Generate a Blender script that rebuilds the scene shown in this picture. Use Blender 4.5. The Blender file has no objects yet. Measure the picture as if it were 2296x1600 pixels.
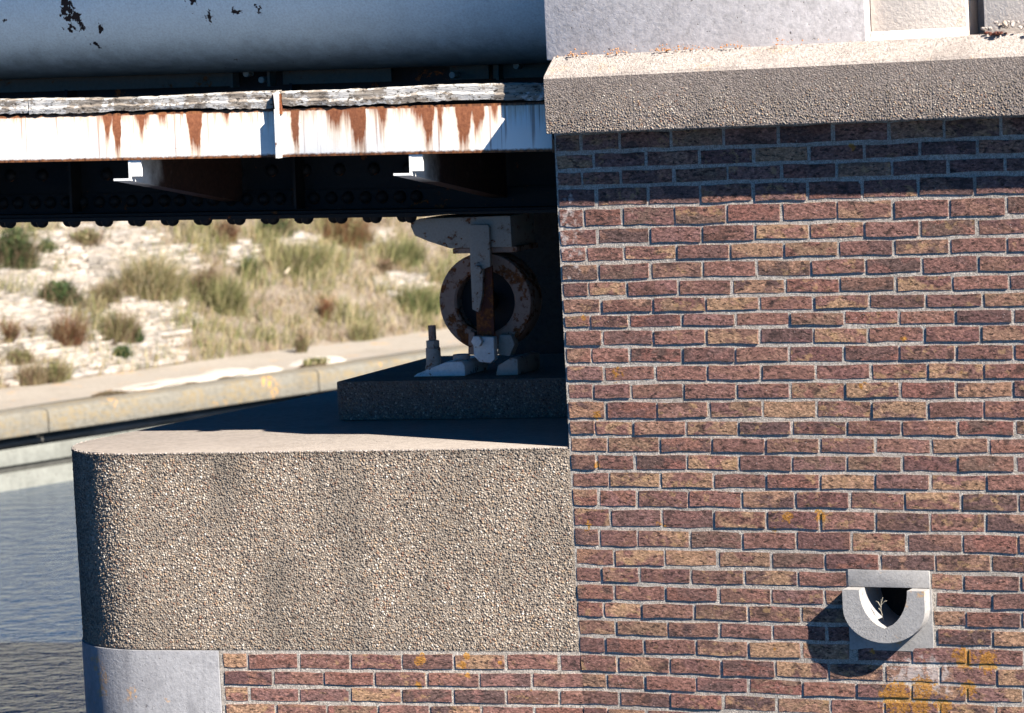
import bpy, bmesh, math, random
import numpy as np
from mathutils import Matrix, Vector
random.seed(7); RNG = np.random.default_rng(11)
SC = bpy.context.scene
COL = SC.collection
R = math.radians

# ------------------------------------------------------------------ camera
PITCH, ROLL = 4.83, 2.862
cam_d = bpy.data.cameras.new('camera'); cam = bpy.data.objects.new('camera', cam_d); COL.objects.link(cam)
cam.matrix_world = Matrix.Translation((0, 0, 3.0)) @ Matrix.Rotation(R(90 - PITCH), 4, 'X') @ Matrix.Rotation(R(-ROLL), 4, 'Z')
cam_d.sensor_width = 36; cam_d.lens = 7800 / 2296 * 36
cam_d.clip_start = 0.1; cam_d.clip_end = 3000
cam_d.dof.use_dof = True; cam_d.dof.focus_distance = 13.4; cam_d.dof.aperture_fstop = 4.5
SC.camera = cam
# ------------------------------------------------------------------ sky and sun
SUN = Vector((0.1204, -0.1254, 0.140)).normalized()
world = bpy.data.worlds.new('World'); SC.world = world; world.use_nodes = True
wn = world.node_tree
sky = wn.nodes.new('ShaderNodeTexSky'); sky.sky_type = 'NISHITA'; sky.sun_disc = False
sky.sun_elevation = math.asin(SUN.z); sky.sun_rotation = math.atan2(SUN.x, SUN.y)
sky.air_density = 0.45; sky.dust_density = 0.0; sky.ozone_density = 4.0; sky.altitude = 400
bg = wn.nodes['Background']; bg.inputs[1].default_value = 0.05
hs = wn.nodes.new('ShaderNodeHueSaturation'); hs.inputs['Saturation'].default_value = 1.55
wn.links.new(sky.outputs[0], hs.inputs['Color']); wn.links.new(hs.outputs[0], bg.inputs[0])
sun_d = bpy.data.lights.new('sun', 'SUN'); sun = bpy.data.objects.new('sun', sun_d); COL.objects.link(sun)
sun_d.energy = 5.0; sun_d.angle = R(0.5); sun_d.color = (1.0, 0.93, 0.84)
sun.rotation_euler = SUN.to_track_quat('Z', 'Y').to_euler()
sun.location = (20, -20, 30)
SC.view_settings.view_transform = 'Standard'; SC.view_settings.look = 'None'
SC.view_settings.gamma = 1; SC.view_settings.use_curve_mapping = False
SC.view_settings.exposure = 1.7
SC.render.engine = 'CYCLES'
SC.cycles.use_denoising = True
SC.cycles.max_bounces = 6; SC.cycles.diffuse_bounces = 3; SC.cycles.glossy_bounces = 3
SC.cycles.sample_clamp_indirect = 4

# ------------------------------------------------------------------ helpers
def tag(o, label=None, cat=None, group=None, kind=None):
    if label: o['label'] = label
    if cat: o['category'] = cat
    if group: o['group'] = group
    if kind: o['kind'] = kind
    return o
def empty(name, loc=(0, 0, 0), rot=(0, 0, 0), label=None, cat=None, group=None):
    o = bpy.data.objects.new(name, None); COL.objects.link(o)
    o.location = loc; o.rotation_euler = rot; o.empty_display_size = 0.1
    return tag(o, label, cat, group)
def link_mesh(name, me, parent=None, mat=None, smooth=False):
    if mat: me.materials.append(mat)
    if smooth: me.polygons.foreach_set('use_smooth', [True] * len(me.polygons))
    o = bpy.data.objects.new(name, me); COL.objects.link(o)
    if parent: o.parent = parent
    return o
class MB:
    def __init__(s): s.v = []; s.f = []
    def add(s, vs, fs):
        b = len(s.v); s.v += [tuple(v) for v in vs]; s.f += [tuple(b + i for i in f) for f in fs]; return s
    def box(s, x0, x1, y0, y1, z0, z1):
        return s.add([(x0,y0,z0),(x1,y0,z0),(x1,y1,z0),(x0,y1,z0),(x0,y0,z1),(x1,y0,z1),(x1,y1,z1),(x0,y1,z1)],
                     [(0,3,2,1),(4,5,6,7),(0,1,5,4),(1,2,6,5),(2,3,7,6),(3,0,4,7)])
    def prism_y(s, pts, y0, y1):
        n = len(pts)   # pts (x,z) seen from -y, counter-clockwise
        s.add([(x, y0, z) for x, z in pts] + [(x, y1, z) for x, z in pts],
              [tuple(range(n)), tuple(range(2*n-1, n-1, -1))] + [(i, i+n, (i+1) % n + n, (i+1) % n) for i in range(n)])
        return s
    def prism_x(s, pts, x0, x1):
        n = len(pts)   # pts (y,z)
        s.add([(x0, y, z) for y, z in pts] + [(x1, y, z) for y, z in pts],
              [tuple(range(n)), tuple(range(2*n-1, n-1, -1))] + [(i, i+n, (i+1) % n + n, (i+1) % n) for i in range(n)])
        return s
    def prism_z(s, pts, z0, z1):
        n = len(pts)
        s.add([(x, y, z0) for x, y in pts] + [(x, y, z1) for x, y in pts],
              [tuple(range(n-1, -1, -1)), tuple(range(n, 2*n))] + [(i, (i+1) % n, (i+1) % n + n, i+n) for i in range(n)])
        return s
    def cyl(s, c, r, h, axis='z', n=24, r2=None):
        r2 = r if r2 is None else r2
        vs = []
        for k, (rr, t) in enumerate(((r, 0), (r2, h))):
            for i in range(n):
                a = 2*math.pi*i/n; p = (rr*math.cos(a), rr*math.sin(a), t)
                if axis == 'y': p = (p[0], p[2], p[1])
                if axis == 'x': p = (p[2], p[0], p[1])
                vs.append((c[0]+p[0], c[1]+p[1], c[2]+p[2]))
        fs = [(i, (i+1) % n, (i+1) % n + n, i+n) for i in range(n)] + [tuple(range(n-1, -1, -1)), tuple(range(n, 2*n))]
        return s.add(vs, fs)
    def lathe(s, c, prof, axis='y', n=36, closed=True):
        m = len(prof); vs = []
        for i in range(n):
            a = 2*math.pi*i/n
            for r, t in prof:
                if axis == 'y': vs.append((c[0]+r*math.cos(a), c[1]+t, c[2]+r*math.sin(a)))
                else: vs.append((c[0]+r*math.cos(a), c[1]+r*math.sin(a), c[2]+t))
        fs = []
        for i in range(n):
            j = (i+1) % n
            for k in range(m if closed else m-1):
                l = (k+1) % m
                fs.append((i*m+k, j*m+k, j*m+l, i*m+l))
        return s.add(vs, fs)
    def tube(s, pts, r, n=8):
        pts = [Vector(p) for p in pts]; rr = r if isinstance(r, (list, tuple)) else [r]*len(pts)
        rings = []
        for i, p in enumerate(pts):
            d = (pts[min(i+1, len(pts)-1)] - pts[max(i-1, 0)]).normalized()
            u = d.orthogonal().normalized(); w = d.cross(u)
            rings.append([p + (u*math.cos(2*math.pi*k/n) + w*math.sin(2*math.pi*k/n))*rr[i] for k in range(n)])
        vs = [v for g in rings for v in g]; fs = []
        for i in range(len(rings)-1):
            for k in range(n): fs.append((i*n+k, i*n+(k+1) % n, (i+1)*n+(k+1) % n, (i+1)*n+k))
        fs += [tuple(range(n-1, -1, -1)), tuple(range((len(rings)-1)*n, len(rings)*n))]
        return s.add(vs, fs)
    def build(s, name, mat, parent=None, smooth=False, bevel=0, angle=None, flat=False):
        me = bpy.data.meshes.new(name); me.from_pydata(s.v, [], s.f); me.validate()
        bm = bmesh.new(); bm.from_mesh(me); bmesh.ops.recalc_face_normals(bm, faces=bm.faces)
        if bevel:
            ed = [e for e in bm.edges if len(e.link_faces) == 2 and e.calc_face_angle(0) > 0.6]
            bmesh.ops.bevel(bm, geom=ed, offset=bevel, segments=2, profile=0.6, affect='EDGES', clamp_overlap=True)
        bm.to_mesh(me); bm.free()
        o = link_mesh(name, me, parent, mat)
        if (smooth or bevel or angle) and not flat:
            me.polygons.foreach_set('use_smooth', [True]*len(me.polygons))
            me.set_sharp_from_angle(angle=R(angle or 40))
        return o
def np_mesh(name, V, F, mat, parent=None, smooth=False):
    V = np.asarray(V, dtype=np.float32).reshape(-1, 3); F = np.asarray(F, dtype=np.int32)
    k = F.shape[1]; me = bpy.data.meshes.new(name)
    me.vertices.add(len(V)); me.vertices.foreach_set('co', V.ravel())
    me.loops.add(F.size); me.loops.foreach_set('vertex_index', F.ravel())
    me.polygons.add(len(F)); me.polygons.foreach_set('loop_start', np.arange(0, F.size, k, dtype=np.int32))
    me.update(calc_edges=True)
    if smooth: me.polygons.foreach_set('use_smooth', np.ones(len(F), dtype=bool))
    return link_mesh(name, me, parent, mat)

# ------------------------------------------------------------------ materials
class NT:
    def __init__(s, name):
        s.m = bpy.data.materials.new(name); s.m.use_nodes = True; s.t = s.m.node_tree
        s.b = s.t.nodes['Principled BSDF']; s.b.inputs['Specular IOR Level'].default_value = 0.25
        s.L = s.t.links
    def n(s, typ, **kw):
        o = s.t.nodes.new('ShaderNode' + typ)
        for k, v in kw.items():
            if k.startswith('i_'):
                key = k[2:]; key = int(key) if key.isdigit() else key.replace('_', ' ')
                s.put(o.inputs[key], v)
            else: setattr(o, k, v)
        return o
    def put(s, inp, v):
        if hasattr(v, 'is_output') or isinstance(v, bpy.types.NodeSocket): s.L.new(v, inp)
        elif isinstance(v, (tuple, list)) and len(v) == 3 and inp.type == 'RGBA': inp.default_value = (*v, 1)
        else: inp.default_value = v
    def coord(s, obj=None, kind='Object'):
        c = s.n('TexCoord');
        if obj: c.object = obj
        return c.outputs[kind]
    def map(s, vec, scale=(1,1,1), loc=(0,0,0), rot=(0,0,0)):
        m = s.n('Mapping'); s.L.new(vec, m.inputs[0]); m.inputs[1].default_value = loc; m.inputs[2].default_value = rot; m.inputs[3].default_value = scale
        return m.outputs[0]
    def noise(s, vec, scale, detail=4, rough=0.55, out=0, dist=0):
        o = s.n('TexNoise'); s.L.new(vec, o.inputs['Vector']); o.inputs['Scale'].default_value = scale
        o.inputs['Detail'].default_value = detail; o.inputs['Roughness'].default_value = rough; o.inputs['Distortion'].default_value = dist
        return o.outputs[out]
    def vor(s, vec, scale, out=0, feature='F1', rnd=1):
        o = s.n('TexVoronoi', feature=feature); s.L.new(vec, o.inputs['Vector']); o.inputs['Scale'].default_value = scale; o.inputs['Randomness'].default_value = rnd
        return o.outputs[out]
    def ramp(s, fac, stops, interp='LINEAR'):
        o = s.n('ValToRGB'); s.L.new(fac, o.inputs[0]); cr = o.color_ramp; cr.interpolation = interp
        while len(cr.elements) < len(stops): cr.elements.new(0.5)
        for e, (p, c) in zip(cr.elements, stops):
            e.position = p; e.color = (c, c, c, 1) if not isinstance(c, (tuple, list)) else (*c, 1)
        return o.outputs[0]
    def math(s, op, a, b=0.0, c=0.0, clamp=False):
        o = s.n('Math', operation=op, use_clamp=clamp)
        for i, v in enumerate((a, b, c)): s.put(o.inputs[i], v)
        return o.outputs[0]
    def ss(s, v, lo, hi):
        o = s.n('MapRange', interpolation_type='SMOOTHSTEP'); s.put(o.inputs[0], v)
        o.inputs[1].default_value = lo; o.inputs[2].default_value = hi
        return o.outputs[0]
    def mix(s, fac, a, b, mode='MIX'):
        o = s.n('Mix', data_type='RGBA', blend_type=mode); s.put(o.inputs[0], fac)
        s.put(o.inputs[6], a); s.put(o.inputs[7], b); return o.outputs[2]
    def sep(s, vec):
        o = s.n('SeparateXYZ'); s.L.new(vec, o.inputs[0]); return o.outputs
    def dist(s, vec, p, scale=(1,1,1)):      # scaled distance to a point
        m = s.map(vec, scale=scale, loc=tuple(-p[i]*scale[i] for i in range(3)))
        o = s.n('VectorMath', operation='LENGTH'); s.L.new(m, o.inputs[0]); return o.outputs['Value']
    def bump(s, h, strength, dist, prev=None):
        o = s.n('Bump'); s.put(o.inputs['Height'], h); o.inputs['Strength'].default_value = strength; o.inputs['Distance'].default_value = dist
        if prev is not None: s.L.new(prev, o.inputs['Normal'])
        s.L.new(o.outputs[0], s.b.inputs['Normal']); return o.outputs[0]
    def col(s, c, rough=0.9, metal=0):
        s.put(s.b.inputs['Base Color'], c); s.put(s.b.inputs['Roughness'], rough); s.b.inputs['Metallic'].default_value = metal
        return s.m

ORG = (0.203, 13.1)
abut = empty('brick_abutment', (*ORG, 0), (0, 0, R(-26)), 'brown brick abutment wall under a projecting pebbled concrete coping', 'brick wall')
pier = empty('bridge_pier', (*ORG, 0), (0, 0, R(-18)), 'round-nosed pier with pebbled concrete cap standing in the water under the bridge', 'pier')

def lichen(t, A):
    """orange lichen mask: rare specks all over the wall, dense patches right of and under the spout (wall coordinates A)"""
    n1 = t.noise(A, 7, 3, 0.6); n2 = t.noise(A, 42, 3, 0.6)
    rare = t.math('MULTIPLY', t.ss(n1, 0.685, 0.72), t.ss(n2, 0.5, 0.56))
    spots = []
    for (x, z, r) in ((1.53, .775, .05), (1.62, .765, .048), (1.54, .66, .04), (1.27, .62, .08), (1.37, .655, .06), (1.36, .60, .05), (1.44, .60, .04),
                      (1.0, 1.29, .028), (0.87, 1.28, .026), (.085, 2.03, .012), (.12, 1.66, .02), (.11, 1.47, .015), (1.35, 1.935, .014),
                      (-.64, .72, .03), (-.47, .70, .02), (-.45, .735, .018), (-.32, .71, .012), (-.45, .66, .015), (-.65, .62, .02),(-1.60,.735,.03)):
        d = t.dist(A, (x, 0, z), (1/r, 0, 1/r)); spots.append(t.math('SUBTRACT', 1.0, d))
    m = spots[0]
    for sp in spots[1:]: m = t.math('MAXIMUM', m, sp)
    n3 = t.noise(A, 60, 4, 0.65)
    near = t.ss(t.math('ADD', m, t.math('MULTIPLY', t.math('SUBTRACT', n3, 0.5), 2.6)), 0.18, 0.38)
    near = t.math('MULTIPLY', near, t.ss(m, -0.35, 0.1))
    near = t.math('MULTIPLY', near, t.ss(t.noise(A, 140, 3, .7), .30, .48))
    return t.math('MULTIPLY', t.math('MAXIMUM', rare, near), .95)
def lime(t, A):
    """white lime and grime under the spout and on the wall's upper left corner"""
    n = t.noise(A, 30, 5, 0.65)
    d1 = t.math('SUBTRACT', 1.0, t.dist(A, (1.36, 0, .70), (1/.17, 0, 1/.11)))
    d2 = t.math('MULTIPLY', t.math('SUBTRACT', 1.0, t.dist(A, (.03, 0, 2.36), (1/.09, 0, 1/.22))), 0.62)
    n2 = t.math('MULTIPLY', t.math('SUBTRACT', n, 0.5), 3.0)
    return t.ss(t.math('ADD', t.math('MAXIMUM', d1, d2), n2), 0.3, 0.75)

def m_brick():
    t = NT('brick'); oc = t.coord(); A = t.coord(abut)
    oi = t.n('ObjectInfo'); ge = t.n('NewGeometry')
    rnd = t.math('FRACT', t.math('ADD', oi.outputs['Random'], t.math('MULTIPLY', ge.outputs['Random Per Island'], 7.31)))
    cv = t.n('CombineXYZ'); t.put(cv.inputs[0], t.math('MULTIPLY', rnd, 37.0)); t.put(cv.inputs[1], t.math('MULTIPLY', rnd, 91.0)); t.put(cv.inputs[2], t.math('MULTIPLY', rnd, 53.0))
    va = t.n('VectorMath', operation='ADD'); t.L.new(A, va.inputs[0]); t.L.new(cv.outputs[0], va.inputs[1]); P = va.outputs[0]
    base = t.ramp(rnd, [(0, (.19,.092,.066)), (.12, (.13,.078,.060)), (.24, (.205,.118,.082)), (.36, (.155,.08,.066)), (.48, (.20,.115,.095)),
                        (.58, (.12,.075,.064)), (.68, (.215,.115,.082)), (.78, (.20,.095,.072)), (.89, (.34,.22,.125)), (.94, (.24,.135,.095)), (1, (.16,.085,.068))])
    second = t.ramp(t.math('FRACT', t.math('MULTIPLY', rnd, 13.7)), [(0, (.12,.068,.06)), (.3, (.24,.128,.095)), (.6, (.095,.062,.054)), (.82, (.31,.20,.115)), (1, (.20,.108,.09))])
    blotch = t.noise(t.map(P, scale=(9, 9, 16)), 1.0, 3, 0.6, dist=.6)
    c = t.mix(t.ss(blotch, .44, .56), base, second)
    fine = t.noise(t.map(P, scale=(1, 1, 1.6), rot=(0, R(28), 0)), 75, 5, 0.75)
    c = t.mix(1.0, c, t.ramp(fine, [(.33, .45), (.5, 1.0), (.66, 1.95)]), 'MULTIPLY')
    burn = t.ss(t.noise(t.map(P, scale=(1, 1, 1.5)), 13, 4, 0.6), .58, .68); c = t.mix(t.math('MULTIPLY', burn, .72), c, (.040, .028, .024))
    ochre = t.ss(t.noise(t.map(P, scale=(1, 1, 1.4), rot=(0, R(15), 0)), 24, 4, 0.65), .55, .64); c = t.mix(t.math('MULTIPLY', t.math('MULTIPLY', ochre, t.ss(t.math('FRACT', t.math('MULTIPLY', rnd, 5.3)), .45, .8)), .55), c, (.42, .28, .13))
    pits = t.ss(t.noise(t.map(P, scale=(1, 1, 2.3), rot=(0, R(-24), 0)), 40, 4, 0.65), .57, .63)
    c = t.mix(t.math('MULTIPLY', pits, .8), c, (.03, .022, .02))
    grit = t.ss(t.vor(P, 60), .10, .05); c = t.mix(t.math('MULTIPLY', grit, t.ss(t.noise(P, 11, 2), .5, .6)), c, (.55, .5, .45))
    smear = t.ss(t.noise(A, 24, 5, .65), .64, .76); c = t.mix(t.math('MULTIPLY', smear, .35), c, (.30, .27, .235))
    c = t.mix(t.math('MULTIPLY', lime(t, A), .7), c, (.52, .48, .42)); c = t.mix(lichen(t, A), c, t.ramp(fine, [(.35, (.16,.07,.012)), (.65, (.52,.26,.05))]))
    h = t.math('ADD', t.math('MULTIPLY', fine, .7), t.math('MULTIPLY', t.noise(t.map(P, scale=(1, 1, 2), rot=(0, R(26), 0)), 38, 4, .7), 1.0))
    h = t.math('SUBTRACT', h, t.math('MULTIPLY', pits, .55))
    c = t.mix(1, c, (.90, .85, .90), 'MULTIPLY')
    t.bump(h, 1.0, .0048); return t.col(c, .93)
def m_mortar():
    t = NT('mortar'); A = t.coord(abut)
    n = t.noise(A, 60, 6, .7); n2 = t.noise(A, 5, 3, .55)
    c = t.ramp(n, [(.30, (.20,.17,.14)), (.5, (.40,.36,.315)), (.70, (.56,.51,.45))])
    c = t.mix(t.math('MULTIPLY', t.ss(n2, .45, .7), .5), c, (.27, .24, .205)); c = t.mix(1, c, t.ramp(t.noise(A, 210, 2, .6), [(.35, .5), (.6, 1.12)]), 'MULTIPLY')
    c = t.mix(t.math('MULTIPLY', lime(t, A), .6), c, (.55, .52, .47)); c = t.mix(lichen(t, A), c, t.ramp(n, [(.35, (.22,.11,.02)), (.65, (.5,.27,.06))]))
    h = t.math('ADD', t.noise(A, 24, 5, .7), t.math('MULTIPLY', t.noise(A, 150, 4, .7), .6))
    t.bump(h, 1.0, .007); return t.col(c, .95)
def m_matrix(name, dark=(.12,.095,.072), mid=(.25,.205,.16), light=(.36,.31,.25), sc=1.0, bd=.006, speck=.5):
    t = NT(name); G = t.coord(kind='Object')
    n = t.noise(G, 90*sc, 6, .72); n2 = t.noise(G, 3.2, 4, .6); v = t.vor(G, 150*sc)
    c = t.ramp(n, [(.28, dark), (.5, mid), (.72, light)])
    c = t.mix(t.math('MULTIPLY', t.ss(n2, .42, .72), .45), c, tuple(x*.55 for x in mid))
    c = t.mix(t.math('MULTIPLY', t.ss(v, .30, .12), speck), c, t.ramp(t.vor(G, 150*sc, 1), [(0, (.05,.04,.035)), (.4, (.30,.22,.15)), (.7, (.5,.46,.4)), (1, (.2,.15,.12))]))
    h = t.math('ADD', t.noise(G, 55*sc, 5, .75), t.math('MULTIPLY', v, -.5))
    t.bump(h, 1.0, bd); return t.col(c, .95)
def m_pebble(name='pebbles', k=1.0, darkening=0):
    t = NT(name); ge = t.n('NewGeometry'); G = t.coord()
    r = ge.outputs['Random Per Island']
    c = t.ramp(r, [(0, (.10,.08,.065)), (.08, (.26,.21,.165)), (.2, (.36,.30,.24)), (.32, (.20,.155,.12)), (.42, (.33,.235,.155)), (.52, (.40,.35,.29)), (.62, (.15,.12,.10)),
                   (.7, (.33,.27,.21)), (.78, (.22,.13,.09)), (.86, (.37,.31,.25)), (.95, (.56,.51,.44)), (1, (.14,.105,.08))], 'CONSTANT')
    c = t.mix(1, c, t.ramp(t.noise(G, 260, 3, .6), [(.3, .6*k), (.7, 1.15*k)]), 'MULTIPLY')
    big = t.noise(G, 3.0, 4, .6); c = t.mix(t.math('MULTIPLY', t.ss(big, .42, .68), .5), c, (.085, .072, .06))
    st = t.noise(t.map(G, scale=(6, 6, 1.2)), 1, 4, .6); c = t.mix(t.math('MULTIPLY', t.ss(st, .48, .66), .55), c, (.075, .065, .055))
    if darkening: c = t.mix(t.math('MULTIPLY', t.ss(t.math('ADD', t.sep(G)[0], t.math('MULTIPLY', t.math('SUBTRACT', big, .5), .35)), -1.93, -2.15), .6), c, (.045, .042, .038))  # pebbles get darker towards the rounded nose
    if darkening:  # dark crust along the top edge
        z = t.sep(G)[2]; g = t.math('MULTIPLY', t.ss(t.math('ADD', z, t.math('MULTIPLY', t.noise(t.map(G, scale=(1, 1, .4)), 26, 5, .7), .09)), 1.545, 1.585), .7); c = t.mix(g, c, (.05, .042, .035))
    t.bump(t.noise(G, 300, 3, .6), .5, .002); return t.col(c, .8)
def m_cement(name, base, var=.25, stain=(.16,.15,.14), bd=.003, streak=0.0, sc=1.0, orange=0.0, pits=.5, obj=None, ochre=0):
    t = NT(name); G = t.coord(obj)
    n = t.noise(G, 40*sc, 6, .7); n2 = t.noise(G, 4*sc, 5, .6)
    c = t.ramp(n, [(.25, tuple(x*(1-var) for x in base)), (.5, base), (.75, tuple(min(.85, x*(1+var*.7)) for x in base))])
    c = t.mix(t.math('MULTIPLY', t.ss(n2, .48, .75), .6), c, stain)
    if streak:
        s = t.noise(t.map(G, scale=(14, 14, 1.6)), 1.0, 4, .6); c = t.mix(t.math('MULTIPLY', t.ss(s, .5, .7), streak), c, stain)
    p = t.ss(t.noise(G, 75*sc, 3, .6), .66, .72); c = t.mix(t.math('MULTIPLY', p, pits), c, (.06, .045, .04))
    if orange:
        o = t.math('MULTIPLY', t.ss(t.noise(G, 6*sc, 3, .6), .60, .66), t.ss(t.noise(G, 55*sc, 4, .7), .47, .56))
        c = t.mix(t.math('MULTIPLY', o, orange), c, (.55, .27, .05))
    if ochre:
        o2 = t.math('MULTIPLY', t.ss(t.noise(t.map(G, scale=(1, 5, 5)), 2.2, 5, .65), .42, .58), t.ss(t.noise(G, 22, 5, .7), .40, .56)); c = t.mix(t.math('MULTIPLY', o2, ochre), c, (.22, .155, .065))
    t.bump(t.math('SUBTRACT', t.noise(G, 80*sc, 5, .7), t.math('MULTIPLY', p, .6)), 1.0, bd); return t.col(c, .92)
def m_paint(name, base=(.74,.76,.76), rough=.5, dirt=.35, rust=.2, sc=1.0):
    t = NT(name); G = t.coord()
    n = t.noise(G, 9*sc, 5, .65); f = t.noise(G, 70*sc, 4, .7)
    c = t.mix(t.math('MULTIPLY', t.ss(n, .5, .75), dirt), base, tuple(x*.5 for x in base))
    c = t.mix(1, c, t.ramp(f, [(.3, .82), (.6, 1.0)]), 'MULTIPLY')
    m = t.math('MULTIPLY', t.ss(t.math('ADD', t.math('MULTIPLY', n, .5), t.math('MULTIPLY', t.noise(G, 28*sc, 6, .75), .5)), .62-rust*.3, .66-rust*.3), 1)
    c = t.mix(m, c, t.ramp(f, [(.3, (.07,.025,.012)), (.7, (.26,.09,.03))]))
    t.bump(t.math('SUBTRACT', f, t.math('MULTIPLY', m, .6)), .6, .0012*1.5); return t.col(c, t.math('ADD', rough, t.math('MULTIPLY', m, .35)))
BR = m_brick(); MO = m_mortar()
PEB = m_pebble('pebbles', 1.0, 1); PEBD = m_pebble('pebbles_fine', .98)
MATX = m_matrix('aggregate_matrix'); MATC = m_matrix('coping_matrix', (.11,.088,.075), (.225,.185,.16), (.32,.27,.235), 1.1, .005, .8)
CEM_TOP = m_cement('cement_top', (.27, .235, .205), .3, (.20, .17, .145), .004)
WEATHER = m_cement('weathered_cement', (.44, .385, .345), .5, (.25, .215, .19), .014, sc=1.4, orange=.25)
PANEL_OLD = m_cement('old_parapet_cement', (.54, .50, .485), .35, (.38, .35, .34), .0016, orange=.0, pits=.8, sc=.9)
PANEL_NEW = m_cement('pale_parapet_cement', (.68, .60, .52), .12, (.57, .50, .42), .004, orange=.18, pits=.25, sc=.8)
QUOIN = m_cement('grey_quoin_stone', (.24, .24, .25), .25, (.12, .12, .13), .003, streak=.6, orange=.5, pits=.35)
SPOUT = m_cement('spout_cement', (.30, .29, .28), .25, (.20, .19, .18), .0015, orange=.5, sc=1.6, pits=.6)
DARKC = m_cement('dark_concrete', (.055, .052, .05), .4, (.05, .05, .05), .006)  # very dark concrete base colour
BLACK = m_paint('black_paint', (.012, .013, .015), .6, .3, .12)
STEEL = m_paint('dirty_white_steel', (.36, .33, .29), .6, .8, .22, 1.6)
RUSTY = m_paint('rusty_ring_steel', (.33, .22, .17), .65, .8, .34, 1.2)
BRK = m_paint('white_bracket_paint', (.74, .73, .70), .5, .3, .2)
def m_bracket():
    t = NT('bracket_paint_shaded_inwards'); G = t.coord(); x, y, z = t.sep(G); n = t.noise(G, 9, 5, .65); f = t.noise(G, 60, 4, .7)
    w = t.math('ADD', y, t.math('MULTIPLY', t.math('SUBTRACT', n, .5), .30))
    c = t.mix(t.ss(w, .16, .42), (.74, .74, .72), t.ramp(f, [(.3, (.022, .012, .010)), (.7, (.07, .038, .028))])); c = t.mix(t.math('MULTIPLY', t.ss(n, .62, .72), .5), c, (.16, .13, .11))  # shade behind the sunlit front painted in as dark rust-brown
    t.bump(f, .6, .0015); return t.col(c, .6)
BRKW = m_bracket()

# ------------------------------------------------------------------ brick abutment
Z_J = [2.725, 2.649, 2.584, 2.521, 2.444, 2.368, 2.300, 2.236, 2.168, 2.104, 2.043, 1.986, 1.919, 1.852, 1.785, 1.716, 1.644, 1.581, 1.516, 1.449, 1.382,
       1.309, 1.232, 1.156, 1.086, 1.019, 0.953, 0.885, 0.817, 0.748, 0.677, 0.612]
while Z_J[-1] > -0.1: Z_J.append(Z_J[-1] - 0.066)
def brick_mesh(L, H, D=.035, seed=0):
    r = random.Random(seed); nx, nz = 7, 3
    V = []; F = []
    wl = [r.uniform(-1, 1) for _ in range(4)]
    def edge(x, z):     # wobble of the outline
        dx = .0016*math.sin(9*z/H*1.3 + wl[0]*3) + r.uniform(-.0012, .0012)
        dz = .0014*math.sin(5.5*x/L + wl[1]*4) + r.uniform(-.0010, .0010)
        return x+dx, z+dz
    tilt = r.uniform(-.0008, .0008); tilt2 = r.uniform(-.0005, .0005)
    g = {}
    for j in range(nz):
        for i in range(nx):
            x = (i/(nx-1)-.5)*L; z = (j/(nz-1)-.5)*H
            b = i in (0, nx-1) or j in (0, nz-1)
            x, z = edge(x, z)
            y = -.0034 + tilt*x/L*2 + tilt2*z/H*2 + r.uniform(-.0005, .0005) + (.0005 if b else 0) + (.0007 if (i in (0, nx-1) and j in (0, nz-1)) else 0)
            if b: x *= .994; z *= .975
            g[i, j] = len(V); V.append((x, y, z))
    for j in range(nz-1):
        for i in range(nx-1): F.append((g[i,j], g[i+1,j], g[i+1,j+1], g[i,j+1]))
    ring = [(i, 0) for i in range(nx)] + [(nx-1, j) for j in range(1, nz)] + [(i, nz-1) for i in range(nx-2, -1, -1)] + [(0, j) for j in range(nz-2, 0, -1)]
    b0 = len(V)
    for k in ring:
        x, y, z = V[g[k]]; V.append((x*1.015, D-.005, z*1.05))
    n = len(ring)
    for k in range(n):
        F.append((g[ring[k]], b0+k, b0+(k+1) % n, g[ring[(k+1) % n]]))
    return V, F
VAR = {}
for cls, L in (('full', .2035), ('three', .150), ('half', .098)):
    VAR[cls] = []
    for k in range(12 if cls == 'full' else 5):
        V, F = brick_mesh(L, .0495, seed=hash((L, k)) % 9999 if False else int(L*1e4)+k*17)
        me = bpy.data.meshes.new('brick'); me.from_pydata(V, [], F); me.materials.append(BR)
        me.polygons.foreach_set('use_smooth', [True]*len(F)); me.update(); me.set_sharp_from_angle(angle=R(35)); VAR[cls].append((me, L, V, F))
def layout(s0, s1, rows, seed, first_even, holes=()):
    r = random.Random(seed); out = []
    for k in range(len(rows)-1):
        zt, zb = rows[k], rows[k+1]; x = s0; even = (k % 2 == 0)
        seq = (['half', 'three'] if even else ['three']) if first_even is None else (['half'] if even == first_even else [])
        n = 0
        while x < s1:
            cls = seq[n] if n < len(seq) else 'full'; n += 1
            pitch = {'full': .2125, 'three': .158, 'half': .108}[cls] + r.uniform(-.003, .003)
            a, b = x + .0058, x + pitch - .0066; x += pitch
            zc = (zt+zb)/2 + r.uniform(-.0015, .0015); H = (zt-zb) - .0148 + r.uniform(-.0032, .0028)
            for (ha, hb, hz0, hz1) in holes:
                if zc + H*.3 > hz0 and zc - H*.3 < hz1:
                    if a < ha < b: b = ha - .008 if ha - a > .03 else a
                    elif ha <= a < hb: a = hb + .010 if b - hb > .04 else b
            if b - a > .025 and a < s1: out.append((a, b, zc, H, zt, zb))
    return out
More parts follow.
